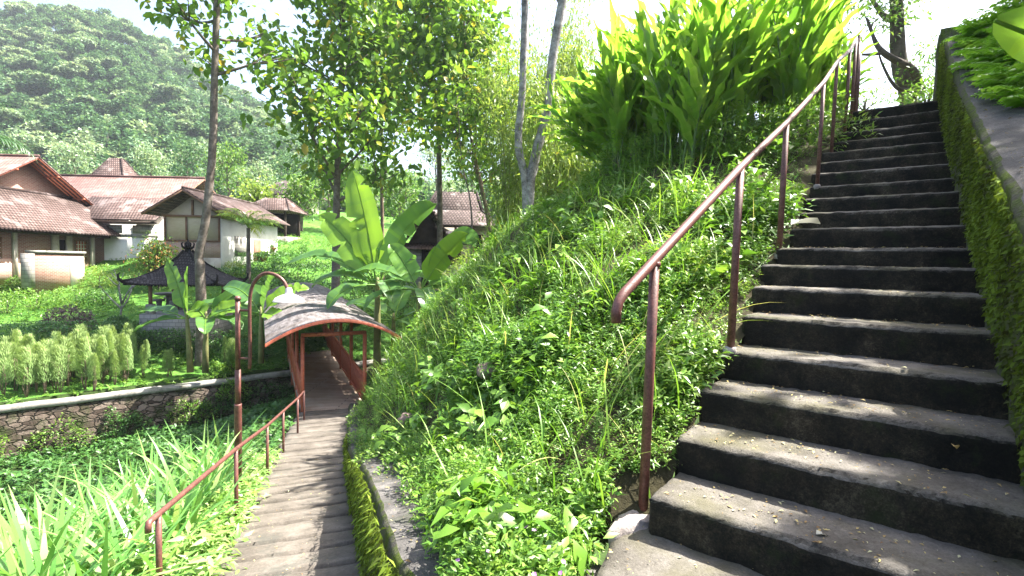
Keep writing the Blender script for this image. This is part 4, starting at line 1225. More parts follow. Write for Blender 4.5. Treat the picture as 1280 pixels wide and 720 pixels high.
# centre pair beyond the bridge: (az, elevation, length, width, droop, roll, tone)
zb = lambda px, py, Y: at(px, py, Y)
def plant_at(px, ytop, Y, zbase): t = at(px, ytop, Y); return Vector((t.x, t.y, zbase)), t.z - zbase
bb, hh = plant_at(472, 356, 16.5, -4.2)
banana('largest banana plant with tall upright glowing leaves right of the bridge roof', bb, hh, [
    (-70, 80, 3.3, .8, 10, 80, 1.0), (60, 74, 3.0, .7, 45, 60, .35), (-75, 58, 2.7, .72, 25, 66, 1.0), (-85, 42, 2.9, .5, 75, 25, .2), (-60, 18, 2.6, .5, 40, 8, .15),
    (-95, 28, 1.9, .5, 75, 15, .3), (95, 30, 2.0, .5, 80, -15, .3), (150, 20, 1.7, .5, 85, 0, .3), (20, 50, 2.2, .5, 70, 0, .3), (-130, 5, 1.6, .45, 70, 20, .25)], .13)
bb, hh = plant_at(521, 362, 15.6, -4.0)
banana('banana plant with one wide glowing leaf at the edge of the grassy slope', bb, hh, [
    (68, 60, 2.0, .6, 22, 72, 1.0), (35, 68, 3.1, .7, 95, 40, .2), (-70, 62, 1.5, .5, 20, 55, .6), (-80, 38, 2.0, .45, 60, 20, .3), (80, 15, 1.5, .45, 60, -15, .3), (110, -5, 1.5, .42, 50, 0, .25), (-110, 8, 1.6, .45, 70, 10, .25), (160, 10, 1.4, .4, 80, 0, .2), (60, 30, 1.7, .42, 80, -20, .4)], .12, (.08, 0))
bb, hh = plant_at(492, 400, 18.2, -4.2)
banana('low spreading banana plant behind the two big ones at the bridge', bb, hh, [
    (-75, 40, 1.9, .5, 70, 20, .3), (80, 35, 1.9, .5, 70, -20, .3), (10, 60, 1.8, .5, 60, 0, .4), (-100, 5, 1.7, .45, 60, 15, .2), (130, 10, 1.8, .45, 70, -10, .25)], .11)
# left group in front of the tall trunk
bb, hh = plant_at(237, 398, 18.4, at(240, 452, 18.4).z)
banana('left one of two banana plants in front of the tall bare trunk', bb, hh, [
    (-55, 62, 2.3, .42, 22, 60, .8), (-80, 22, 2.2, .46, 60, 15, .15), (-95, 2, 1.7, .45, 45, 10, .3), (-30, 78, 1.7, .6, 12, 85, .85), (70, 55, 1.2, .4, 70, -20, .4)], .09, (-.1, 0))
bb, hh = plant_at(256, 398, 18.1, at(256, 452, 18.1).z)
banana('right one of two banana plants in front of the tall bare trunk', bb, hh, [
    (50, 62, 2.1, .5, 95, 35, .25), (85, 40, 1.1, .5, 55, -45, .9), (-60, 40, 1.0, .5, 70, 45, .95), (100, 12, 1.3, .4, 60, -10, .3), (150, 10, 1.3, .42, 60, 0, .4)], .09, (.05, 0))
bb, hh = plant_at(326, 392, 17.6, at(326, 440, 17.6).z)
banana('small banana plant behind the gooseneck of the lamp', bb, hh, [
    (-70, 55, 1.8, .45, 70, 40, .3), (70, 55, 1.6, .48, 60, -35, .9), (-90, 15, 1.6, .4, 50, 10, .3), (10, 75, 1.4, .45, 30, 70, .6), (110, 10, .9, .42, 70, -30, .9)], .08)
# upper right corner: a banana leaf hanging in above the wall, plant stands beside it
kb = Vector((3.3, 2.55, 1.85)); tz_ = at(1345, 92, 2.55).z
banana('banana plant on the bank above the mossy wall with a big leaf hanging into view', kb, tz_ - kb.z, [
    (-91, 14, .80, .20, -4, -52, 1.0), (150, 35, 1.2, .36, 70, 0, .4), (115, 50, 1.3, .36, 70, 0, .3), (80, 70, 1.2, .36, 40, 0, .4)], .09)


# ---- ginger / canna on the crest: upright stems of lance leaves
def ginger_proto(i):
    o = empty('ginger_plant'); sm = MB(); lm = MB()
    for s_ in range(random.choice((2, 3, 3))):
        a0 = rnd(0, 6.3); h = rnd(1.25, 1.85); ln = rnd(.1, .5); a1 = rnd(0, 6.3)
        pl = [Vector((.12 * math.cos(a0) + ln * math.cos(a1) * t * t, .12 * math.sin(a0) + ln * math.sin(a1) * t * t, h * t - .1)) for t in np.linspace(0, 1, 6)]
        sm.tube(pl, [.018, .017, .016, .014, .012, .006], 6)
        pa = rnd(0, 6.3); n = random.randint(7, 9)
        for j in range(n):
            t = .28 + .72 * j / (n - 1); p = pl[min(5, int(t * 5))].lerp(pl[min(5, int(t * 5) + 1)], t * 5 - int(t * 5))
            rows, pts = banana_leaf(pa + (j % 2) * PI + rnd(-.4, .4), R_(rnd(50, 84)), rnd(.75, 1.15) * (.75 + .25 * t), rnd(.12, .18), R_(rnd(5, 65)), rnd(-.6, .6), 0, .08, 2.2)
            v0 = rnd(.1, 1); lm.grid(rows + V3(p), np.clip(v0 + np.repeat(rng.normal(0, .09, len(rows) - 1), 4) - np.tile([0, .12, .12, 0], len(rows) - 1), 0, 1))
    sm.build('stem', M['gstem'], o, True); lm.build('foliage', M['ginger'], o, True)
    return o
def ginger_dark(): pass
protos = [ginger_proto(i) for i in range(7)]
used = set()
def place(protos, used, i, loc, rz, sc, label, cat, group):
    q = i % len(protos)
    if q in used: o = copy_tree(protos[q])
    else: o = protos[q]; used.add(q)
    o.location = loc; o.rotation_euler = (0, 0, rz); o.scale = (sc, sc, sc)
    tag(o, label, cat, group); return o
i = 0
spots = []
for s_, u, sc in [(rnd(.74, 1.16), rnd(.66, .97), rnd(.9, 1.2)) for _ in range(66)]:
    if u > .9 and s_ < .86: continue
    if u < .74 and s_ < .84: continue
    spots.append((bank(s_, u), sc))
for v, sc in spots:
    place(protos, used, i, v, rnd(0, 6.3), sc, 'ginger plant with long upright glowing leaves in the thicket on the crest beside the stairs', 'ginger plant', 'ginger plants on the crest'); i += 1
for k in range(16):
    v = bank(rnd(.93, 1.1), rnd(.66, .76))
    o = place(protos, used, i, v, rnd(0, 6.3), rnd(.8, 1.05), 'dark leaved plant leaning out at the left end of the crest thicket', 'ginger plant', 'dark plants at the left end of the thicket'); i += 1
    o.rotation_euler = (R_(rnd(-10, 10)), R_(rnd(-42, -15)), rnd(-.5, .5))
for k in range(14):
    kk_ = rnd(18.8, 26); v = Lk(18) + SD * ((kk_ - 18) * TR) + SL * rnd(.25, 1.4); v.z = NZ[18] - .1
    place(protos, used, i, v, rnd(0, 6.3), rnd(.7, .95), 'ginger plant beside the railing at the head of the stairs', 'ginger plant', 'ginger plants at the stair head'); i += 1


# ---- ground cover on the bank (uncountable)
def weed_proto(h, nl, ls, tm_, el=.25):
    T, az = [], rnd(0, 6.3); mats = []
    st = np.array([rnd(-.3, .3) * h, rnd(-.3, .3) * h, h])
    az_ = []; els = []; sc = []
    for j in range(nl):
        t = (.25 + .75 * j / nl); T.append(st * t + rng.normal(0, .012, 3)); az += 2.2 + rnd(-.5, .5); az_.append(az); els.append(rnd(-.3, .6) + el * t); sc.append(ls * rnd(.65, 1.15))
    Mx = rot(np.array(az_), np.array(els), rng.normal(0, .3, nl)) * np.array(sc)[:, None, None]
    v = np.einsum('nij,vj->nvi', Mx, tm_[0]) + np.array(T)[:, None]
    f = tm_[1][None] + (np.arange(nl) * len(tm_[0]))[:, None, None]
    return v.reshape(-1, 3), f.reshape(-1, f.shape[2]), np.repeat(rng.random(nl), len(tm_[1]))


def scatter(mb, protos, T, sc, tilt=.25, tone=None):
    T = np.array(T); N = len(T); q = rng.integers(0, len(protos), N)
    for k, (v, f, a) in enumerate(protos):
        s_ = np.where(q == k)[0]
        if not len(s_): continue
        n = len(s_)
        s0 = sc if np.isscalar(sc) else np.asarray(sc)[s_]
        Mx = rot(rng.uniform(0, 6.3, n), rng.normal(0, tilt, n), rng.normal(0, tilt, n)) * (s0 * rng.uniform(.6, 1.3, n))[:, None, None]
        aa = np.clip(np.tile(a, n) * .75 + np.repeat(rng.random(n) * .25 + (0 if tone is None else tone[s_]), len(a)), 0, 1)
        mb.inst(v, f, Mx, T[s_], np.zeros(n)); mb.A[-1] = aa
    return mb


WP = [weed_proto(rnd(.08, .2), random.randint(9, 15), rnd(.042, .068), LT) for _ in range(12)]
WN_ = [weed_proto(rnd(.14, .28), random.randint(10, 17), rnd(.05, .082), LN) for _ in range(10)]
T = []; tone = []; scl = []
while len(T) < 23000:
    s_, u = rnd(-.04, 1.22), rnd(.005, .985)
    v = bank(s_, u)
    if (v.x - .30) * .72 - (v.y - 2.0) * .32 > -.05 and v.y < 2.75: continue
    if (v - Vector((.74, 2.66, v.z))).length < .10: continue
    if s_ > 1.05 and u > .6 and random.random() < .8: continue
    c1 = noise.noise(v * 1.4 + Vector((9, 0, 0)))
    if c1 < rnd(-.75, -.2): continue
    T.append(V3(v) - (0, 0, .01)); tone.append(.3 * noise.noise(v * .9)); scl.append(.78 + 1.0 * max(-.35, c1))
wm = scatter(MB(), WP, T[:11000], scl[:11000], .35, np.array(tone[:11000])); scatter(wm, WN_, T[11000:], scl[11000:], .35, np.array(tone[11000:]))
BG = [weed_proto(rnd(.2, .4), random.randint(6, 9), rnd(.11, .17), leaf_t(.5, .15, .3), .1) for _ in range(6)]
T = []
while len(T) < 380:
    v = bank(rnd(0, 1.1), rnd(.02, .95))
    if noise.noise(v * 1.1 + Vector((3, 3, 0))) < .12 or ((v.x - .30) * .72 - (v.y - 2.0) * .32 > -.2 and v.y < 2.8): continue
    T.append(V3(v))
scatter(wm, BG, T, .9, .35)
w = wm.build('bank_weeds', M['weed']); tag(w, 'tangle of small leafy weeds covering the slope beside the stairs', 'weeds', kind='stuff')

# long grass on the crest and tufts through the weeds
BT = [blade_t(.030, b) for b in (.3, .55, .8, 1.05)]
gm_ = MB()
for k, tm_ in enumerate(BT):
    T = []
    for _ in range(800):
        r_ = random.random()
        if r_ < .55: s_, u = rnd(.45, 1.1), rnd(.05, .5)
        elif r_ < .8: s_, u = rnd(.3, .7), rnd(.3, .85)
        else: s_, u = rnd(.05, 1.1), rnd(.03, .97)
        v = bank(s_, u); c_ = noise.noise(v * 1.8)
        if c_ < rnd(-.3, .2): continue
        T.append(V3(v))
    n = len(T); Mx = rot(rng.uniform(0, 6.3, n), rng.normal(1.1, .28, n), rng.normal(0, .3, n)); L = rng.uniform(.3, .85, n)[:, None]
    Mx = Mx * np.stack([np.ones(n) * .38, L[:, 0], L[:, 0]], 1)[:, None, :]
    gm_.inst(*tm_, Mx, np.array(T), rng.random(n))
T = []
while len(T) < 90: T.append(V3(bank(rnd(.1, 1.1), rnd(.05, .95))))
gm_.inst(*blade_t(.018, .5), rot(rng.uniform(0, 6.3, 90), rng.normal(.9, .4, 90), rng.normal(0, .3, 90)) * rng.uniform(.3, .7, 90)[:, None, None], np.array(T), np.full(90, .99))
g = gm_.build('bank_grass', M['grass'], smooth=True); tag(g, 'long arching grass blades growing among the weeds on the crest of the slope', 'grass', kind='stuff')


# ---- leafy shrubs: leaves over a lumpy volume
def shrub_mesh(rx, ry, h, n, ls, tm_, shell=.75, lump=.22, box=False):
    u = rng.normal(0, 1, (n, 3)); u /= np.linalg.norm(u, axis=1)[:, None]; u[:, 2] = np.abs(u[:, 2])
    if box:
        u /= np.maximum(np.abs(u).max(1), .3)[:, None]
    sd_ = rng.uniform(0, 50)
    lf = np.array([noise.noise(Vector(q * 2.3) + Vector((sd_, 0, 0))) for q in u])
    rr = np.where(rng.random(n) < shell, rng.uniform(.86, 1.06, n), rng.random(n) ** .5) * (1 + lump * lf)
    T = u * rr[:, None] * np.array([rx, ry, h])
    az = np.arctan2(u[:, 0], u[:, 1]) + rng.normal(0, .8, n)
    Mx = rot(az, rng.normal(.35, .55, n), rng.normal(0, .5, n)) * (ls * rng.uniform(.6, 1.3, n))[:, None, None]
    return MB().inst(*tm_, Mx, T, np.clip(rng.random(n) * .8 + lf * .3 + .1, 0, 1))
def shrub(name, label, loc, size, n, ls, mat, tm_=LT, cat='shrub', group=None, rz=0, box=False, lump=.22, stems=True):
    o = tag(empty(name, loc, rz), label, cat, group)
    shrub_mesh(*size, n, ls, tm_, .75, lump, box).build('foliage', M[mat], o)
    if stems:
        sm = MB(); sm.tube([(0, 0, -.25), (0, 0, 0), (.02, 0, size[2] * .6)], [.05, .045, .02], 6)
        for k in range(6):
            a = k * 1.05 + rnd(-.3, .3); limb(sm, (0, 0, .02), (math.cos(a), math.sin(a), rnd(.5, 1.3)), min(size) * .8, .02, 4)
        sm.build('stem', M['bark_dark'], o)
    return o


# clipped bushes bordering the concrete strip
for px, y, off, rx, ry, h, tone_, lab in [(-.42, 1.95, .3, .34, .40, .42, 0, 'leafy bush with tiny violet flowers beside the pale footing, nearest the camera'), (0, 2.75, .62, .46, .5, .5, 0, 'second leafy bush along the concrete strip, dark green'),
        (0, 3.6, .5, .5, .5, .48, 1, 'bright yellow green bush overhanging the middle of the concrete strip'), (0, 4.6, .46, .5, .6, .45, 1, 'yellow green bush where the strip disappears under leaves'),
        (0, 5.8, .42, .55, .75, .42, 0, 'low bush spilling over the mossy wall, halfway down the path'), (0, 7.3, .4, .6, .9, .42, 0, 'low bush along the path just before the lit part'), (0, 9.3, .5, .6, 1.1, .45, 0, 'broad low bush at the lower right of the path'), (0, 11.8, .5, .6, 1.3, .5, 0, 'low bush next to the right bridge post')]:
    x, z1, w = rwall(y); loc = Vector((x, y, 0)) + PN * (min(w + off - .12, .66) + px); loc.z = z1 - .12
    o = shrub('border_bush', lab, loc, (rx, ry, h), int(4300 if y < 5 else 3600), .042 if y < 5 else .055, 'shrub', LT, group='bushes along the path wall', rz=R_(20), lump=.35)
    if y < 2.4:
        fm_ = leaf_mat('violet_flower', [(0, (.35, .12, .4)), (1, (.5, .25, .55))], .3, tint=(1, 1, 1)); f0 = None
        for q in range(16):
            u = rng.normal(0, 1, 3); u /= np.linalg.norm(u); u[2] = abs(u[2])
            if f0 is None: f0 = MB().add(np.array([[0, 0, -.003], [.011, 0, 0], [.004, .010, .003], [-.009, .007, 0], [-.009, -.007, 0], [.004, -.010, .003]]), [[0, 1, 2], [0, 2, 3], [0, 3, 4], [0, 4, 5], [0, 5, 1]]).mesh('flower')
            fo_ = link('flower', f0, None if q else fm_, o); fo_.location = Vector(u) * Vector((rx, ry, h)) * 1.06; fo_.rotation_euler = (rnd(-.6, .6), rnd(-.6, .6), rnd(0, 6))

# ---- left foreground: bright herbs and sword leaved plants
HP = [weed_proto(rnd(.12, .3), random.randint(8, 12), rnd(.13, .2), leaf_t(.27, .15, .3), .1) for _ in range(9)]
T = []
while len(T) < 3000:
    y = rnd(2.6, 9.5); p = 3.8 * random.random() ** 1.15 - .02
    l, r, z = path(y); x = l - .03 - p; gz_ = ground_z(x, y)
    T.append((x, y, gz_ + .02))
h = scatter(MB(), HP, T, 1.0, .35).build('path_herbs', M['herb']); tag(h, 'bright lush herbs with pointed leaves on the slope left of the path', 'herbs', kind='stuff')
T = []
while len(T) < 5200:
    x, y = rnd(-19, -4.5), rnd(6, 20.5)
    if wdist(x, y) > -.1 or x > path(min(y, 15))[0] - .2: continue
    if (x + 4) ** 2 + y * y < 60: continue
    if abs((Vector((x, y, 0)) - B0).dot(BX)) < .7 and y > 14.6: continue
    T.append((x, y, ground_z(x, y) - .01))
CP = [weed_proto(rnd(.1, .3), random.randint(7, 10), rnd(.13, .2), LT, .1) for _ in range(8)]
h = scatter(MB(), CP, T, 1.0, .35).build('gully_groundcover', M['hedge']); tag(h, 'creeping ground cover coloured darker to suggest tree shade on the gully floor below the stone wall', 'ground cover', kind='stuff')  # dark hedge leaf colour stands in for the shade of the tall tree
# leaf fringe along the lawn edge and the upper terrace
T = []
while len(T) < 4200:
    t = rnd(-16, 26); o_ = rnd(.2, 4.2) ** 1.0; p = WA + WT * t + WN * o_
    T.append((p.x, p.y, ground_z(p.x, p.y) - .02))
h = scatter(MB(), CP, T, .75, .35).build('terrace_groundcover', M['shrub']); tag(h, 'low leafy ground cover behind the coping of the stone wall', 'ground cover', kind='stuff')
# lawn tufts
T = []
while len(T) < 9000:
    x, y = rnd(-32, -2), rnd(17, 48); w = wdist(x, y)
    if w < 3.5: continue
    T.append((x, y, ground_z(x, y)))
TP = [weed_proto(rnd(.06, .14), 8, rnd(.14, .2), LN, .8) for _ in range(6)]
h = scatter(MB(), TP, T, 1.0, .3).build('lawn_grass', M['shrub']); tag(h, 'tufts of short grass on the lawns below the houses', 'grass', kind='stuff')


def sword_proto():
    o = empty('sword_plant'); m = MB()
    for j in range(random.randint(7, 11)):
        tm_ = blade_t(.05, rnd(.05, .95), 7); L = rnd(.65, 1.2)
        Mx = rot(rnd(0, 6.3), rnd(.7, 1.4), rnd(-.4, .4))[None] * L; Mx[:, :, 0] *= .9 / L
        m.inst(*tm_, Mx, np.array([[rnd(-.06, .06), rnd(-.06, .06), -.03]]), np.array([rnd(0, 1)]))
    m.build('leaves', M['sword'], o, True); return o
sp_ = [sword_proto() for _ in range(7)]; su = set()
pos = []
for a, c_, y in [(20, 640, 4.6), (55, 660, 4.3), (95, 640, 4.8), (130, 620, 5.2), (15, 580, 6.0), (70, 590, 6.0), (120, 585, 6.2), (165, 590, 6.2), (205, 580, 6.6), (240, 575, 7), (60, 560, 7), (110, 555, 7.2), (160, 550, 7.4), (200, 550, 7.6), (30, 545, 7.4),
                (180, 640, 4.6), (60, 700, 3.7), (20, 700, 3.7), (110, 690, 3.9), (150, 660, 4.3), (225, 610, 5.4), (5, 610, 5.2), (85, 620, 5.2), (140, 570, 6.6), (185, 565, 7.0), (40, 620, 5.0), (225, 560, 7.6), (255, 555, 8.0), (0, 550, 7), (90, 575, 6.5)]:
    p = at(a, c_, y); pos.append((p.x, p.y))
for _ in range(78):
    y = 3.6 + 5.0 * random.random() ** .8; l, r, z = path(y); x = l - rnd(.55, 4.2); pos.append((x, y))
for i, (x, y) in enumerate(pos):
    place(sp_, su, i, (x, y, ground_z(x, y) + rnd(0, .08)), rnd(0, 6.3), rnd(.85, 1.35), 'clump of long sword shaped leaves rising from the bright herbs left of the path', 'sword leaved plant', 'sword leaved plants left of the path')

# ---- feathery columns behind the coping
def feather_proto():
    o = empty('feathery_shrub'); m = MB(); h = rnd(1.05, 1.35); n = 1500
    t = rng.random(n); z = .32 + (h - .32) * t; r = .18 * (1 - .55 * t ** 3) * np.sqrt(rng.random(n)); a = rng.uniform(0, 6.3, n)
    T = np.stack([r * np.cos(a), r * np.sin(a), z], 1)
    m.inst(*leaf_t(.09, .1, .05), rot(a, rng.normal(1.1, .28, n), rng.normal(0, .5, n)) * (.12 * rng.uniform(.6, 1.2, n))[:, None, None], T, np.clip(t * .7 + rng.random(n) * .3, 0, 1))
    m.build('foliage', M['feather'], o)
    s_ = MB()
    for k in range(5): s_.tube([(rnd(-.03, .03), rnd(-.03, .03), -.1), (rnd(-.08, .08), rnd(-.08, .08), .3), (rnd(-.05, .05), rnd(-.05, .05), .8)], [.012, .01, .006], 5)
    s_.build('stems', M['bark_brown'], o); return o
fp = [feather_proto() for _ in range(5)]; fu = set()
fx = [2, 9, 16, 23, 30, 37, 44, 51, 58, 66, 73, 80, 86, 92, 98, 104, 110, 116, 121, 127, 133, 139, 145, 151, 157, 163, 178, 182, 208, 213, 281, 290, 294] + [3, 12, 20, 27, 35, 48, 70, 78, 84, 89, 95, 101, 107, 113, 119, 124, 130, 136, 142, 148, 154, 160, 46, 55]
for i, px in enumerate(fx):
    t = rnd(.3, 2.0) if px < 200 else rnd(.4, .9)
    # stand behind the coping: walk along the view ray until past the wall
    for Y in np.linspace(13, 24, 200):
        p = at(px, 400, Y)
        if wdist(p.x, p.y) > t: break
    sc = rnd(.85, 1.22) * (1.08 if px < 170 else .85)
    place(fp, fu, i, (p.x, p.y, ground_z(p.x, p.y)), rnd(0, 6.3), sc, 'feathery pale green column shrub in the row behind the coping of the stone wall' if px < 200 else 'small feathery pale column shrub standing alone near the banana stems', 'shrub', 'feathery shrubs in a row' if px < 200 else 'lone feathery shrubs')

# ---- hedges, mounds and garden shrubs: (label, px, base py or None, Y, rx, ry, h, leaves, leaf size, material)
def gshrub(label, px, Y, size, n, ls, mat, name='garden_shrub', rz=0, box=False, group=None, dz=-.12, cat='shrub', lump=.22):
    p = gpos(px, Y, dz); return shrub(name, label, p, size, n, ls, mat, LT, cat, group, rz, box, lump)
wa = -math.atan2(WN.x, WN.y) * 0 + math.atan2(WT.y, WT.x)
hedges = [('long dark clipped hedge at the left edge behind the feathery row', 18, 18.6, (2.2, .5, .8)), ('dark clipped hedge below the purple bush', 95, 19.6, (2.2, .5, .75)), ('dark clipped hedge between the feathery row and the gazebo', 170, 20.0, (1.6, .5, .7)),
          ('low dark hedge along the front of the gazebo platform', 215, 20.2, (2.1, .35, .92)), ('dark hedge right of the tall trunk below the gazebo', 285, 20.6, (1.4, .5, .8))]
for lab, px, Y, sz in hedges:
    gshrub(lab, px, Y, sz, 2600, .11, 'hedge', 'clipped_hedge', R_(8), True, 'clipped hedges', cat='hedge', lump=.12)
for i, (px, Y, sx) in enumerate([(300, 30, 2.6), (352, 29, 2.4), (300, 33.5, 2.4), (372, 33, 3.0), (330, 38, 3.0), (400, 30, 2.2), (395, 37, 3)]):
    gshrub(['dark hedge on the terrace right of the gazebo roof', 'dark hedge on the terrace above the bridge roof', 'hedge below the young palm', 'hedge on the upper terrace left of the pale teak trunk', 'topmost hedge below the far pavilion', 'hedge right behind the pale teak trunk', 'upper hedge right of the open pavilion'][i], px, Y, (sx, .8, 1.05), 2200, .17, 'hedge', 'terrace_hedge', R_(10), True, 'terrace hedges', cat='hedge', lump=.12)
gshrub('rounded bush with purple leaves on the lawn behind the hedge', 85, 20.8, (1.0, .8, 1.05), 3200, .1, 'purple', 'purple_bush')
for lab, px, Y, sz, mt in [('brownish green mound of shrubs at the left edge below the brick house', 8, 22.5, (2.0, 1.4, 1.1), 'shrub'), ('broad mound of shrubs left of the purple bush', 45, 23.5, (1.8, 1.4, 1.0), 'shrub'), ('green mound of shrubs behind the purple bush', 95, 24.5, (1.7, 1.2, .9), 'mid'),
                           ('dark green shrub mound between the purple bush and the pale branched shrub', 128, 24.5, (1.3, 1.0, .8), 'hedge'), ('round blue green bush in front of the brick house wall', 22, 26, (.75, .7, 1.1), 'mid'), ('bright tufted bush at the right end of the low porch wall', 124, 27.4, (.9, .7, 1.25), 'bamboo'),
                           ('small dark round bush on the lawn left of the gazebo', 146, 21.4, (.5, .5, .6), 'hedge'), ('low bush with light leaves left of the gazebo hedge', 168, 21.2, (.5, .5, .5), 'shrub'), ('small bush at the foot of the right hand banana stems', 285, 19.4, (.7, .6, .5), 'shrub'),
                           ('bush beside the white side wall of the bamboo house', 292, 31.5, (.8, .8, .9), 'bamboo'), ('dark bush on the lawn just above the lamp shade', 343, 27, (.8, .6, .6), 'hedge'), ('small bush between lamp arm and teak trunk', 385, 28, (.7, .6, .6), 'shrub')]:
    gshrub(lab, px, Y, sz, 1500, .12, mt)
# understorey beyond the bridge on the right
for i, (px, py, Y, s_, mt, lab) in enumerate([(545, 430, 17.5, (1.2, 1.0, 1.3), 'mid', 'leafy shrub at the foot of the banana plant by the grassy slope'), (580, 400, 18.5, (1.4, 1.1, 1.5), 'mid', 'shrub between the banana plant and the thin pale sapling'), (612, 370, 19, (1.3, 1, 1.5), 'shrub', 'shrub below the leaning teak'),
        (560, 385, 22, (1.8, 1.2, 1.6), 'mid', 'broad shrub below the timber house wall'), (600, 345, 24, (1.8, 1.2, 1.4), 'bamboo', 'pale shrub right of the timber house steps'), (635, 330, 20, (1.6, 1.2, 1.8), 'mid', 'tall shrub behind the crest left of the white trunks'),
        (510, 400, 21, (1.5, 1, 1.5), 'shrub', 'shrub left of the narrow gabled porch'), (440, 400, 23, (1.6, 1, 1.3), 'mid', 'shrub right of the pale teak trunk'), (470, 360, 27, (2, 1.2, 1.6), 'mid', 'shrub behind the largest banana plant'), (700, 300, 18, (1.6, 1.2, 2.2), 'mid', 'shrub behind the crest right of the white trunks'), (740, 280, 19, (1.8, 1.4, 2.6), 'bamboo', 'tall pale shrub behind the dark end of the thicket')]):
    p = at(px, py, Y); shrub('wild_shrub', lab, (p.x, p.y, p.z - .3), s_, 1700, .16, mt, LT, lump=.4)
for i, (s_, u) in enumerate([(.86, .70), (.86, .78), (.83, .84), (.80, .89), (.84, .93), (.90, .96), (.94, .72)]):
    v = bank(s_, u); shrub('thicket_shrub', ['pale leafy shrub at the left foot of the ginger thicket', 'leafy shrub under the middle of the ginger thicket', 'leafy shrub at the front of the ginger thicket', 'shrub at the front of the thicket close to the railing', 'shrub between the railing and the ginger thicket', 'shrub beside the railing near the head of the stairs', 'shrub in the dark left end of the thicket'][i], (v.x, v.y, v.z - .15), (.75, .6, .75), 1500, .095, 'shrub' if i else 'weed', LN, lump=.45)
# wall creepers
for i, (t, z, sx, lab) in enumerate([(7.2, -4.3, .9, 'dark creeper hanging on the stone wall close to the bridge'), (4.6, -4.5, .8, 'ferny creeper on the middle of the stone wall'), (1.2, -4.7, .9, 'pale creeper low on the stone wall at the left'), (-.6, -4.6, .6, 'creeper patch on the stone wall at the left edge'), (6.0, -3.9, .5, 'small creeper just under the coping near the bridge'), (8.6, -4.7, 1.1, 'dense dark creeper filling the corner between stone wall and bridge'), (5.6, -4.9, 1.2, 'dark leafy creeper at the foot of the stone wall left of the bridge'), (2.8, -4.9, .7, 'small creeper at the foot of the stone wall below the lamp')]):
    p = WA + WT * t + WN * -.38; o = shrub('wall_creeper', lab, (p.x, p.y, z), (sx, .3, .75 if i < 5 else 1.05), 900 if i < 5 else 1900, .09, 'hedge' if i > 4 or i == 0 else ('shrub' if i == 2 else 'weed'), LT, 'creeper', 'creepers on the stone wall', math.atan2(WT.y, WT.x), stems=True, lump=.5)

# ---- bare pale shrub, red tipped tree, palms
p = gpos(150, 22.5); o = tag(empty('frangipani', p), 'frangipani with bare pale forking branches left of the gazebo', 'shrub'); tm = MB(); tips = []
pts, d = limb(tm, (0, 0, -.1), (.1, 0, 1), .9, .07, 4, wig=.08)
for k in range(5):
    a = k * 1.26; q, d = limb(tm, pts[-1 - k % 2], (math.cos(a) * .8, math.sin(a) * .5, .9), rnd(.7, 1.1), .04, 4, r1=.02)
    for j in range(2):
        a2 = a + rnd(-.9, .9); q2, d = limb(tm, q[-1], (math.cos(a2) * .7, math.sin(a2) * .7, .8), rnd(.4, .7), .024, 3, r1=.012); tips.append(q2[-1])
tm.build('branches', M['bark_white'], o, True); leaves(LN, tips, 110, .13, .22, (.3, .5)).build('foliage', M['mid'], o)
p = gpos(198, 27.3); broad_tree('red_tipped_tree', 'small round tree with reddish leaf tips in front of the white wing', p, [Vector((0, 0, 0)), Vector((.05, 0, .6)), Vector((0, 0, 1.2)), Vector((0, 0, 2.3))], .06, 1.05, 16, 3000, .2, 'redtip', 'bark_brown', LT, t0=.4, sig=.3)
def palm(label, base, H_, nf, L, mat, lean=(0, 0), r=.09, leafl=.34, droop=1.1):
    o = tag(empty('palm_tree', base), label, 'palm'); top = Vector((lean[0], lean[1], H_))
    MB().tube([Vector((0, 0, -.3)), top * .35, top * .7, top], [r * 1.2, r, r * .9, r * .8], 9, wob=.15).build('trunk', M['bark_grey'], o, True)
    for j in range(nf):
        az = j * 2.4 + rnd(-.2, .2); e = rnd(.35, 1.4); pts = []; p = Vector(top); n = 14
        m = MB(); T = []; A = []; E_ = []; S = []
        for i in range(n + 1):
            pts.append(Vector(p)); d = Vector((math.sin(az) * math.cos(e), math.cos(az) * math.cos(e), math.sin(e)))
            if i > 1:
                for sg in (-1, 1):
                    for h_ in (0, .5): T.append(V3(p + d * (L / n * h_))); A.append(az + sg * rnd(.75, 1.05)); E_.append(e * .5 - .35 + rnd(-.15, .15)); S.append(leafl * math.sin(PI * min(.97, .2 + .75 * i / n)) * rnd(.85, 1.1))
            p = p + d * L / n; e -= droop / n * (1 + i / n)
        m.tube(pts, [.022 * (1 - .8 * i / n) for i in range(n + 1)], 5)
        N = len(T); m.inst(*leaf_t(.12, .2, .2), rot(np.array(A), np.array(E_), np.zeros(N)) * np.array(S)[:, None, None], np.array(T), np.full(N, rnd(0, 1)))
        m.build('frond', M[mat], o)
    return o
palm('young coconut palm with yellow green fronds right of the bamboo house', gpos(311, 28.5), at(313, 285, 28.5).z - gpos(311, 28.5).z, 15, 2.0, 'palm', r=.12, leafl=.55)
p = at(-52, 330, 13); palm('palm whose dark fronds reach in at the left edge above the brick house', (p.x, p.y, ground_z(p.x, p.y)), at(-52, 172, 13).z - ground_z(p.x, p.y), 14, 1.75, 'dkpalm', r=.1, leafl=.42)

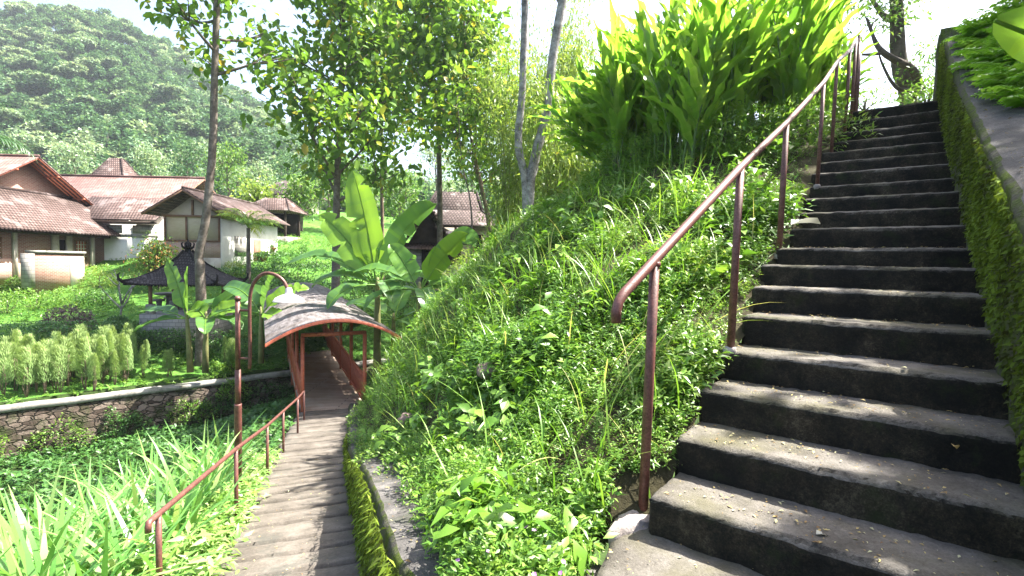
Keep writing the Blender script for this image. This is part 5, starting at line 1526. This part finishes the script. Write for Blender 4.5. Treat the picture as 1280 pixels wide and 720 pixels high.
# ---- ferny bank above the mossy wall
def fern_proto():
    o = empty('fern'); m = MB()
    for j in range(9):
        az = j * .7 + rnd(-.3, .3); e = rnd(.6, 1.4); L = rnd(.3, .55); p = Vector((0, 0, 0)); n = 11; T = []; A = []; E_ = []; S = []; pts = []
        for i in range(n):
            d = Vector((math.sin(az) * math.cos(e), math.cos(az) * math.cos(e), math.sin(e))); pts.append(Vector(p))
            if i > 1:
                for sg in (-1, 1): T.append(V3(p)); A.append(az + sg * 1.15); E_.append(e * .3 - .1); S.append(.115 * math.sin(PI * (.15 + .8 * i / n)) + .015)
            p = p + d * L / n; e -= rnd(1.0, 1.7) / n
        m.tube(pts, .003, 4)
        N = len(T); m.inst(*leaf_t(.6, .1, .15), rot(np.array(A), np.array(E_), rng.normal(0, .2, N)) * np.array(S)[:, None, None], np.array(T), np.clip(rng.random(N) * .4 + rnd(0, .6), 0, 1))
    m.build('fronds', M['fern'], o); return o
fe = [fern_proto() for _ in range(6)]; feu = set(); i = 0
for _ in range(300):
    k, o_ = rnd(9.0, 21), -.2 + 1.6 * random.random() ** 1.3
    v = rbank(k, max(o_, 0)); v = Vector((v.x, v.y, v.z + .05)) - SL * min(o_, 0); place(fe, feu, i, v, rnd(0, 6.3), rnd(.75, 1.15), 'lime green fern overhanging the top of the mossy wall', 'fern', 'ferns above the mossy wall'); i += 1
T = []
for _ in range(3500): T.append(V3(rbank(rnd(-2, 24), rnd(.05, 5))))
h = scatter(MB(), WP, T, 1.5, .35).build('upper_weeds', M['fern']); tag(h, 'leafy ground cover under the ferns above the mossy wall', 'ground cover', kind='stuff')
for k, o_, sz, lab in [(13, 1.5, (.8, .7, .9), 'leafy shrub among the ferns on the bank'), (18, 1.2, (.7, .7, .9), 'leafy shrub at the upper end of the mossy wall'), (21, .9, (.9, .9, 1.2), 'light leafy shrub behind the end block of the wall'), (9, 2.2, (1, .9, 1.2), 'shrub on the bank behind the hanging banana leaf')]:
    shrub('bank_shrub', lab, rbank(k, o_), sz, 1600, .11, 'fern', LN, lump=.4)

# ---- trees above the right bank: they shade the stairs
def shade_tree(label, k, o_, H_, crown, nl, r0=.12, cx=0, cy=0, nb=16, sub=2):
    b = rbank(k, o_); broad_tree('bank_tree', label, b, [Vector((0, 0, -.1)), Vector((.05, 0, H_ * .4)), Vector((cx * .6, cy * .6, H_ * .75)), Vector((cx, cy, H_))], r0, crown, nb, nl, .3, 'teak', 'bark_brown', L4, group='trees shading the stairs', t0=.55, el=(-.1, .7), sig=.42, sub=sub)
shade_tree('thin trunked tree among the ferns at the top right, shading the stairs', 18.5, .5, 5.6, 1.2, 60, .06, 2.0, -1.5, 5, 0)
shade_tree('tree on the right bank beside the ferns shading the lower steps', 15.5, 4.3, 5.6, 2.2, 480)
shade_tree('tree above the upper end of the mossy wall shading the upper flight', 25.2, 4.0, 6.4, 2.4, 2600)
shade_tree('tree on the terrace right of the stair head', 31, 3.6, 6.6, 2.5, 2300)

# ---- old tree at the head of the stairs
Yt = 12.5; b = at(1138, 135, Yt); o = tag(empty('old_tree', b), 'old dark tree with bare crooked branches at the head of the stairs', 'tree'); tm = MB()
def tl(pix, r, seg=9):
    pts = smooth_line([at(a, c_, Yt + dy) - b for a, c_, dy in pix], 4); tm.tube(pts, [r[0] + (r[1] - r[0]) * i / (len(pts) - 1) for i in range(len(pts))], seg, wob=.25); return pts
A_ = tl([(1140, 165, 0), (1135, 120, 0), (1124, 80, 0), (1122, 40, 0), (1120, 0, 0), (1117, -60, 0), (1110, -130, 0)], (.2, .12))
B_ = tl([(1152, 118, -.3), (1143, 90, -.4), (1124, 77, -.5), (1104, 66, -.5), (1094, 52, -.4), (1089, 38, -.3), (1083, 22, -.3)], (.1, .025))
tl([(1104, 66, -.5), (1088, 68, -.5), (1068, 67, -.5), (1050, 60, -.5)], (.04, .012), 6)
tl([(1152, 112, -.3), (1126, 112, -.4), (1116, 104, -.4), (1108, 91, -.4), (1101, 75, -.4), (1097, 60, -.4)], (.055, .015), 6)
tl([(1121, 28, 0), (1108, 22, .2), (1098, 12, .3), (1086, -8, .5), (1070, -40, .5)], (.09, .03), 6)
tl([(1088, 38, -.3), (1092, 28, -.3), (1098, 22, -.3)], (.02, .008), 5)
tm.build('trunk', M['bark_dark'], o, True)
pts = [at(a + rnd(-8, 8), c_ + rnd(-8, 8), Yt + rnd(-.5, .5)) - b for a, c_ in [(1095, 5), (1110, 12), (1075, 5), (1060, 8), (1130, 5), (1145, 3), (1120, 25), (1108, 30), (1100, -20), (1080, -25), (1140, -30), (1120, -50)] * 2]
leaves(LT, pts, 1200, .25, .13).build('crown', M['mid'], o)
pts = [at(a + rnd(-5, 5), c_ + rnd(-6, 6), Yt - .4) - b for a, c_ in [(1160, 70), (1150, 85), (1163, 95), (1135, 95), (1160, 112), (1120, 85), (1168, 60), (1140, 108), (1150, 62)] * 2]
leaves(LT, pts, 420, .16, .1).build('foliage', M['mid'], o)
for px, py, Y, s_, lab in [(1160, 135, 11.2, (.5, .5, .55), 'small shrub at the head of the stairs against the wall'), (1080, 140, 13.5, (1.0, .8, .5), 'low shrub behind the railing at the head of the stairs'), (1180, 110, 13.5, (.8, .8, 1.3), 'airy shrub behind the upper end of the mossy wall')]:
    p = at(px, py, Y); shrub('head_shrub', lab, p, s_, 700, .1, 'mid', LT, lump=.4)

# ---- trees behind the houses
for i, (px, py, Y, H_, mt, lab) in enumerate([(20, 260, 62, 8, 'far', 'dark tree behind the brick house gable'), (95, 250, 66, 8.5, 'farpale', 'pale tree behind the long red roof, left of the pointed roof'), (190, 250, 62, 7.5, 'farpale', 'pale tree behind the long red roof, right of the pointed roof'), (235, 250, 70, 9, 'far', 'green tree behind the end of the long red roof'),
        (285, 255, 60, 8, 'mid', 'green tree behind the bamboo house'), (325, 265, 64, 7, 'farpale', 'pale tree left of the far house roof'), (360, 262, 70, 9, 'far', 'tree rising behind the far house'), (410, 262, 58, 8, 'mid', 'tree right of the far house'), (450, 285, 52, 8, 'mid', 'tree between the pale forked teak and slim teak'),
        (500, 280, 48, 7.5, 'mid', 'dense tree left of the big grey roof'), (640, 285, 50, 9, 'bamboo', 'pale tree behind the bamboo'), (590, 270, 60, 10, 'far', 'tree behind the grey roofed house'), (700, 270, 45, 10, 'bamboo', 'tall pale tree far behind the white trunks'), (545, 265, 64, 10, 'farpale', 'pale tree above the big grey roof'), (376, 290, 49, 5.2, 'mid', 'small tree in front of the far house'), (322, 287, 47, 4.0, 'bamboo', 'small pale tree left of the open pavilion')]):
    p = at(px, py, Y); z = ground_z(p.x, p.y) if Y < 60 else p.z - 1
    broad_tree('leafy_tree', lab, (p.x, p.y, min(z, p.z)), [Vector((0, 0, 0)), Vector((.1, 0, H_ * .3)), Vector((-.1, 0, H_ * .6)), Vector((0, 0, H_ * .85))], .18, H_ * .36, 14, 1500, .42, mt, 'bark_grey', LT, group='trees behind the houses', t0=.3, sig=.6)

# ---- forest on the mountain
def far_proto(kind):
    o = empty('mountain_tree'); m = MB(); H_ = rnd(8, 12)
    lobes = []
    if kind == 0:   # rounded, lumpy
        for k in range(9): a = rnd(0, 6.3); r = rnd(0, 2.6); lobes.append((r * math.cos(a), r * math.sin(a), H_ * rnd(.4, 1.0), rnd(1.2, 2.1), 1.15))
    else:           # flat, airy
        for k in range(10): a = rnd(0, 6.3); r = rnd(.5, 4.0); lobes.append((r * math.cos(a), r * math.sin(a), H_ * rnd(.85, 1.05), rnd(1.2, 1.9), .35))
    n = 72
    for x, y, z, r, fl in lobes:
        u = rng.normal(0, 1, (n, 3)); u /= np.linalg.norm(u, axis=1)[:, None]; u[:, 2] = np.abs(u[:, 2]) * 1.2 - .25
        T = np.array([x, y, z]) + u * r * np.array([1, 1, fl]) * rng.uniform(.75, 1.05, n)[:, None]
        m.inst(*leaf_t(.75, .15, .2), rot(np.arctan2(u[:, 0], u[:, 1]) + rng.normal(0, .7, n), rng.normal(.2, .5, n), rng.normal(0, .5, n)) * (.88 * rng.uniform(.6, 1.3, n))[:, None, None], T, rng.random(n))
    t = MB().tube([(0, 0, -1.5), (.1, 0, H_ * .4), (0, 0, H_ * .85)], [.32, .25, .12], 6)
    for x, y, z, r, fl in lobes[:6]: t.tube([(0, 0, H_ * .45), (x * .6, y * .6, z * .8), (x, y, z)], [.16, .1, .05], 5)
    t.build('trunk', M['bark_white' if kind else 'bark_grey'], o); m.build('crown', M['farpale' if kind else 'far'], o)
    return o
fpr = [far_proto(0) for _ in range(5)] + [far_proto(1) for _ in range(3)] ; mu = set()
extra = [far_proto(0) for _ in range(2)]
for e_ in extra:
    for c_ in KIDS[e_.name]:
        if c_.name.startswith('crown'): c_.data.materials[0] = M['farpale']
fpr += extra
cand = []
for _ in range(60000):
    if len(cand) >= 1500: break
    px = rnd(-90, 660); az = math.atan((px - 640) / 626.0); Y = 88 + 168 * random.random() ** .75
    x = math.tan(az) * Y; z = mount_z(az, Y)
    if any((x - q[0]) ** 2 + (Y - q[1]) ** 2 < (3.4 + .006 * Y) ** 2 for q in cand[-400:]): continue
    cand.append((x, Y, z))
cand.sort(key=lambda q: q[1])
for i, (x, y, z) in enumerate(cand[:290]):
    k = random.choice([0, 1, 2, 3, 4, 0, 1, 2, 3, 5, 6, 7, 8, 9, 8, 9])
    pale = k in (5, 6, 7)
    place(fpr, mu, k, (x, y, z - .5), rnd(0, 6.3), rnd(.6, 1.25), 'pale flat topped tree standing on the lower mountainside' if pale else 'round crowned tree standing on the lower mountainside', 'tree', 'flat topped trees on the mountain' if pale else 'round trees on the mountain')
for k in range(len(fpr)):
    if k not in mu: place(fpr, mu, k, (cand[290 + k][0], cand[290 + k][1], cand[290 + k][2]), 0, 1, 'round crowned tree standing on the lower mountainside', 'tree', 'round trees on the mountain')
# the rest of the forest, one mass
fm = {'far': MB(), 'farpale': MB()}
pd = []
for o in fpr:
    c_ = [q for q in KIDS[o.name] if q.name.startswith('crown')][0]; me = c_.data
    v = np.empty(len(me.vertices) * 3); me.vertices.foreach_get('co', v); f = np.empty(len(me.loops), np.int32); me.loops.foreach_get('vertex_index', f)
    a = np.empty(len(me.polygons), np.float32); me.attributes['v'].data.foreach_get('value', a)
    pd.append((v.reshape(-1, 3), f.reshape(-1, 3), a, me.materials[0] is M['farpale']))
rest = cand[300:]
ks_ = [random.choice([0, 1, 2, 3, 4, 0, 1, 2, 3, 4, 5, 7, 8, 9]) for _ in rest]
for k, (v, f, a, pale) in enumerate(pd):
    T = np.array([q for q, kk_ in zip(rest, ks_) if kk_ == k])
    n = len(T)
    if not n: continue
    m = fm['farpale' if pale else 'far']
    m.inst(v, f, rot(rng.uniform(0, 6.3, n), 0, 0) * rng.uniform(.75, 1.15, n)[:, None, None], T, np.zeros(n)); m.A[-1] = np.clip(np.tile(a, n) * .7 + np.repeat(rng.random(n) * .3, len(a)), 0, 1)
for nm, m in fm.items():
    o = m.build('mountain_forest', M[nm]); tag(o, 'dense forest mass covering the upper mountainside' if nm == 'far' else 'pale crowns mixed into the forest on the upper mountainside', 'forest', kind='stuff')

# ================================================================== SMALL THINGS
# leaf litter on steps, path and wall caps
m = MB(); T = []
for _ in range(900):
    k = random.choice([0, 0, 1, 1, 2, 2, 3, 4, 5, 6, 7]) ; a, b_ = Lk(k), Rk(k); u = rnd(.02, .97); v = rnd(.04, .9)
    p = a.lerp(b_, u) + SD * TR * v; T.append((p.x, p.y, nz(k) + .008))
for _ in range(160): p = Vector((rnd(.35, 1.6), rnd(1.7, 2.6), .012)); T.append(V3(p))
for _ in range(240):
    y = rnd(2.2, 5.5); x, z1, w = rwall(y); p = Vector((x, y, z1 + .012)) + PN * (w * rnd(.05, .95)); T.append(V3(p))
for _ in range(260):
    y = rnd(3.2, 9); l, r, z = path(y); T.append((rnd(l + .1, r), y, z + .045))
for _ in range(380):
    k = rnd(2, 17); p = Rk(k) - SL * rnd(.06, .55); T.append((p.x, p.y, wtop(k) + .018))
T = np.array(T); n = len(T)
m.inst(*leaf_t(.45, .25, .12), rot(rng.uniform(0, 6.3, n), rng.normal(0, .12, n), rng.normal(0, .2, n)) * (.009 + .024 * rng.random(n) ** 2.2)[:, None, None], T, rng.random(n))
o = m.build('leaf_litter', M['litter']); tag(o, 'tiny fallen yellow and brown leaves strewn over steps path and wall tops', 'leaf litter', kind='stuff')
def fallen(label, loc, L, W, az, mat, curl=.5, name='fallen_leaf', el=.1):
    v, f = leaf4_t(W / L, .5, curl * .5); nn = 1
    o = MB().add(v * L, f).build(name, M[mat], None, True); o.location = loc; o.rotation_euler = (el, 0, az); tag(o, label, 'fallen leaf')
p = Lk(8) - SL * .02; fallen('large pale fallen leaf lying on a step against the railing side', (p.x - .02, p.y - .05, nz(8) + .03), .34, .2, R_(-75), 'dryleaf', .4, el=.25)
p = at(1022, 636, 2.12); fallen('curled dry leaf on the second lowest step', (p.x, p.y, .21), .085, .04, R_(-70), 'dryleaf', 1.2)
p = at(1195, 515, 2.1); fallen('small dry leaf on the third step near the wall', (p.x, p.y, nz(2) + .012), .07, .03, R_(-50), 'litter', 1.0)
def rock(label, loc, r, seed):
    bm = bmesh.new(); bmesh.ops.create_icosphere(bm, subdivisions=3, radius=r)
    for v in bm.verts: v.co = Vector((v.co.x * 1.3, v.co.y, v.co.z * .75)) * (1 + .3 * noise.noise(v.co / r * 1.2 + Vector((seed, 0, 0))))
    me = bpy.data.meshes.new('rock'); bm.to_mesh(me); bm.free(); o = link('rock', me, M['rock']); o.location = loc; tag(o, label, 'rock')
def on_bank(px, py):
    best = None
    for s_ in np.linspace(0, 1, 120):
        for u in np.linspace(0, 1, 80):
            v = bank(s_, u); d = v - Vector((0, 0, CAMZ)); y_ = d.dot(FW); X = 640 + F * d.dot(XC) / y_; Yp = 360 - F * d.dot(YC) / y_
            e = (X - px) ** 2 + (Yp - py) ** 2
            if e < 60 and (best is None or v.y < best[0].y - .2): best = (v, e)
    return best[0] if best else bank(.5, .4)
v = on_bank(617, 468); rock('reddish rock poking out of the weeds in the middle of the slope', v + Vector((-.02, -.1, .12)), .11, 1)
v = on_bank(507, 527); rock('flat brown rock in the weeds low on the slope near the path', v + Vector((0, -.1, .1)), .10, 9)

# ================================================================== AIR
hz = NT('haze_air')
vp = hz.t.nodes.new('ShaderNodeVolumePrincipled')
vp.inputs['Color'].default_value = (.82, .9, 1, 1); vp.inputs['Density'].default_value = .00036; vp.inputs['Anisotropy'].default_value = .3
hz.t.links.new(vp.outputs[0], hz.out.inputs['Volume'])
hb = MB().box((0, 200, 62), (2100, 520, 142)).build('haze', hz.m); tag(hb, 'thin pale haze in the air over the valley', 'haze', kind='stuff')
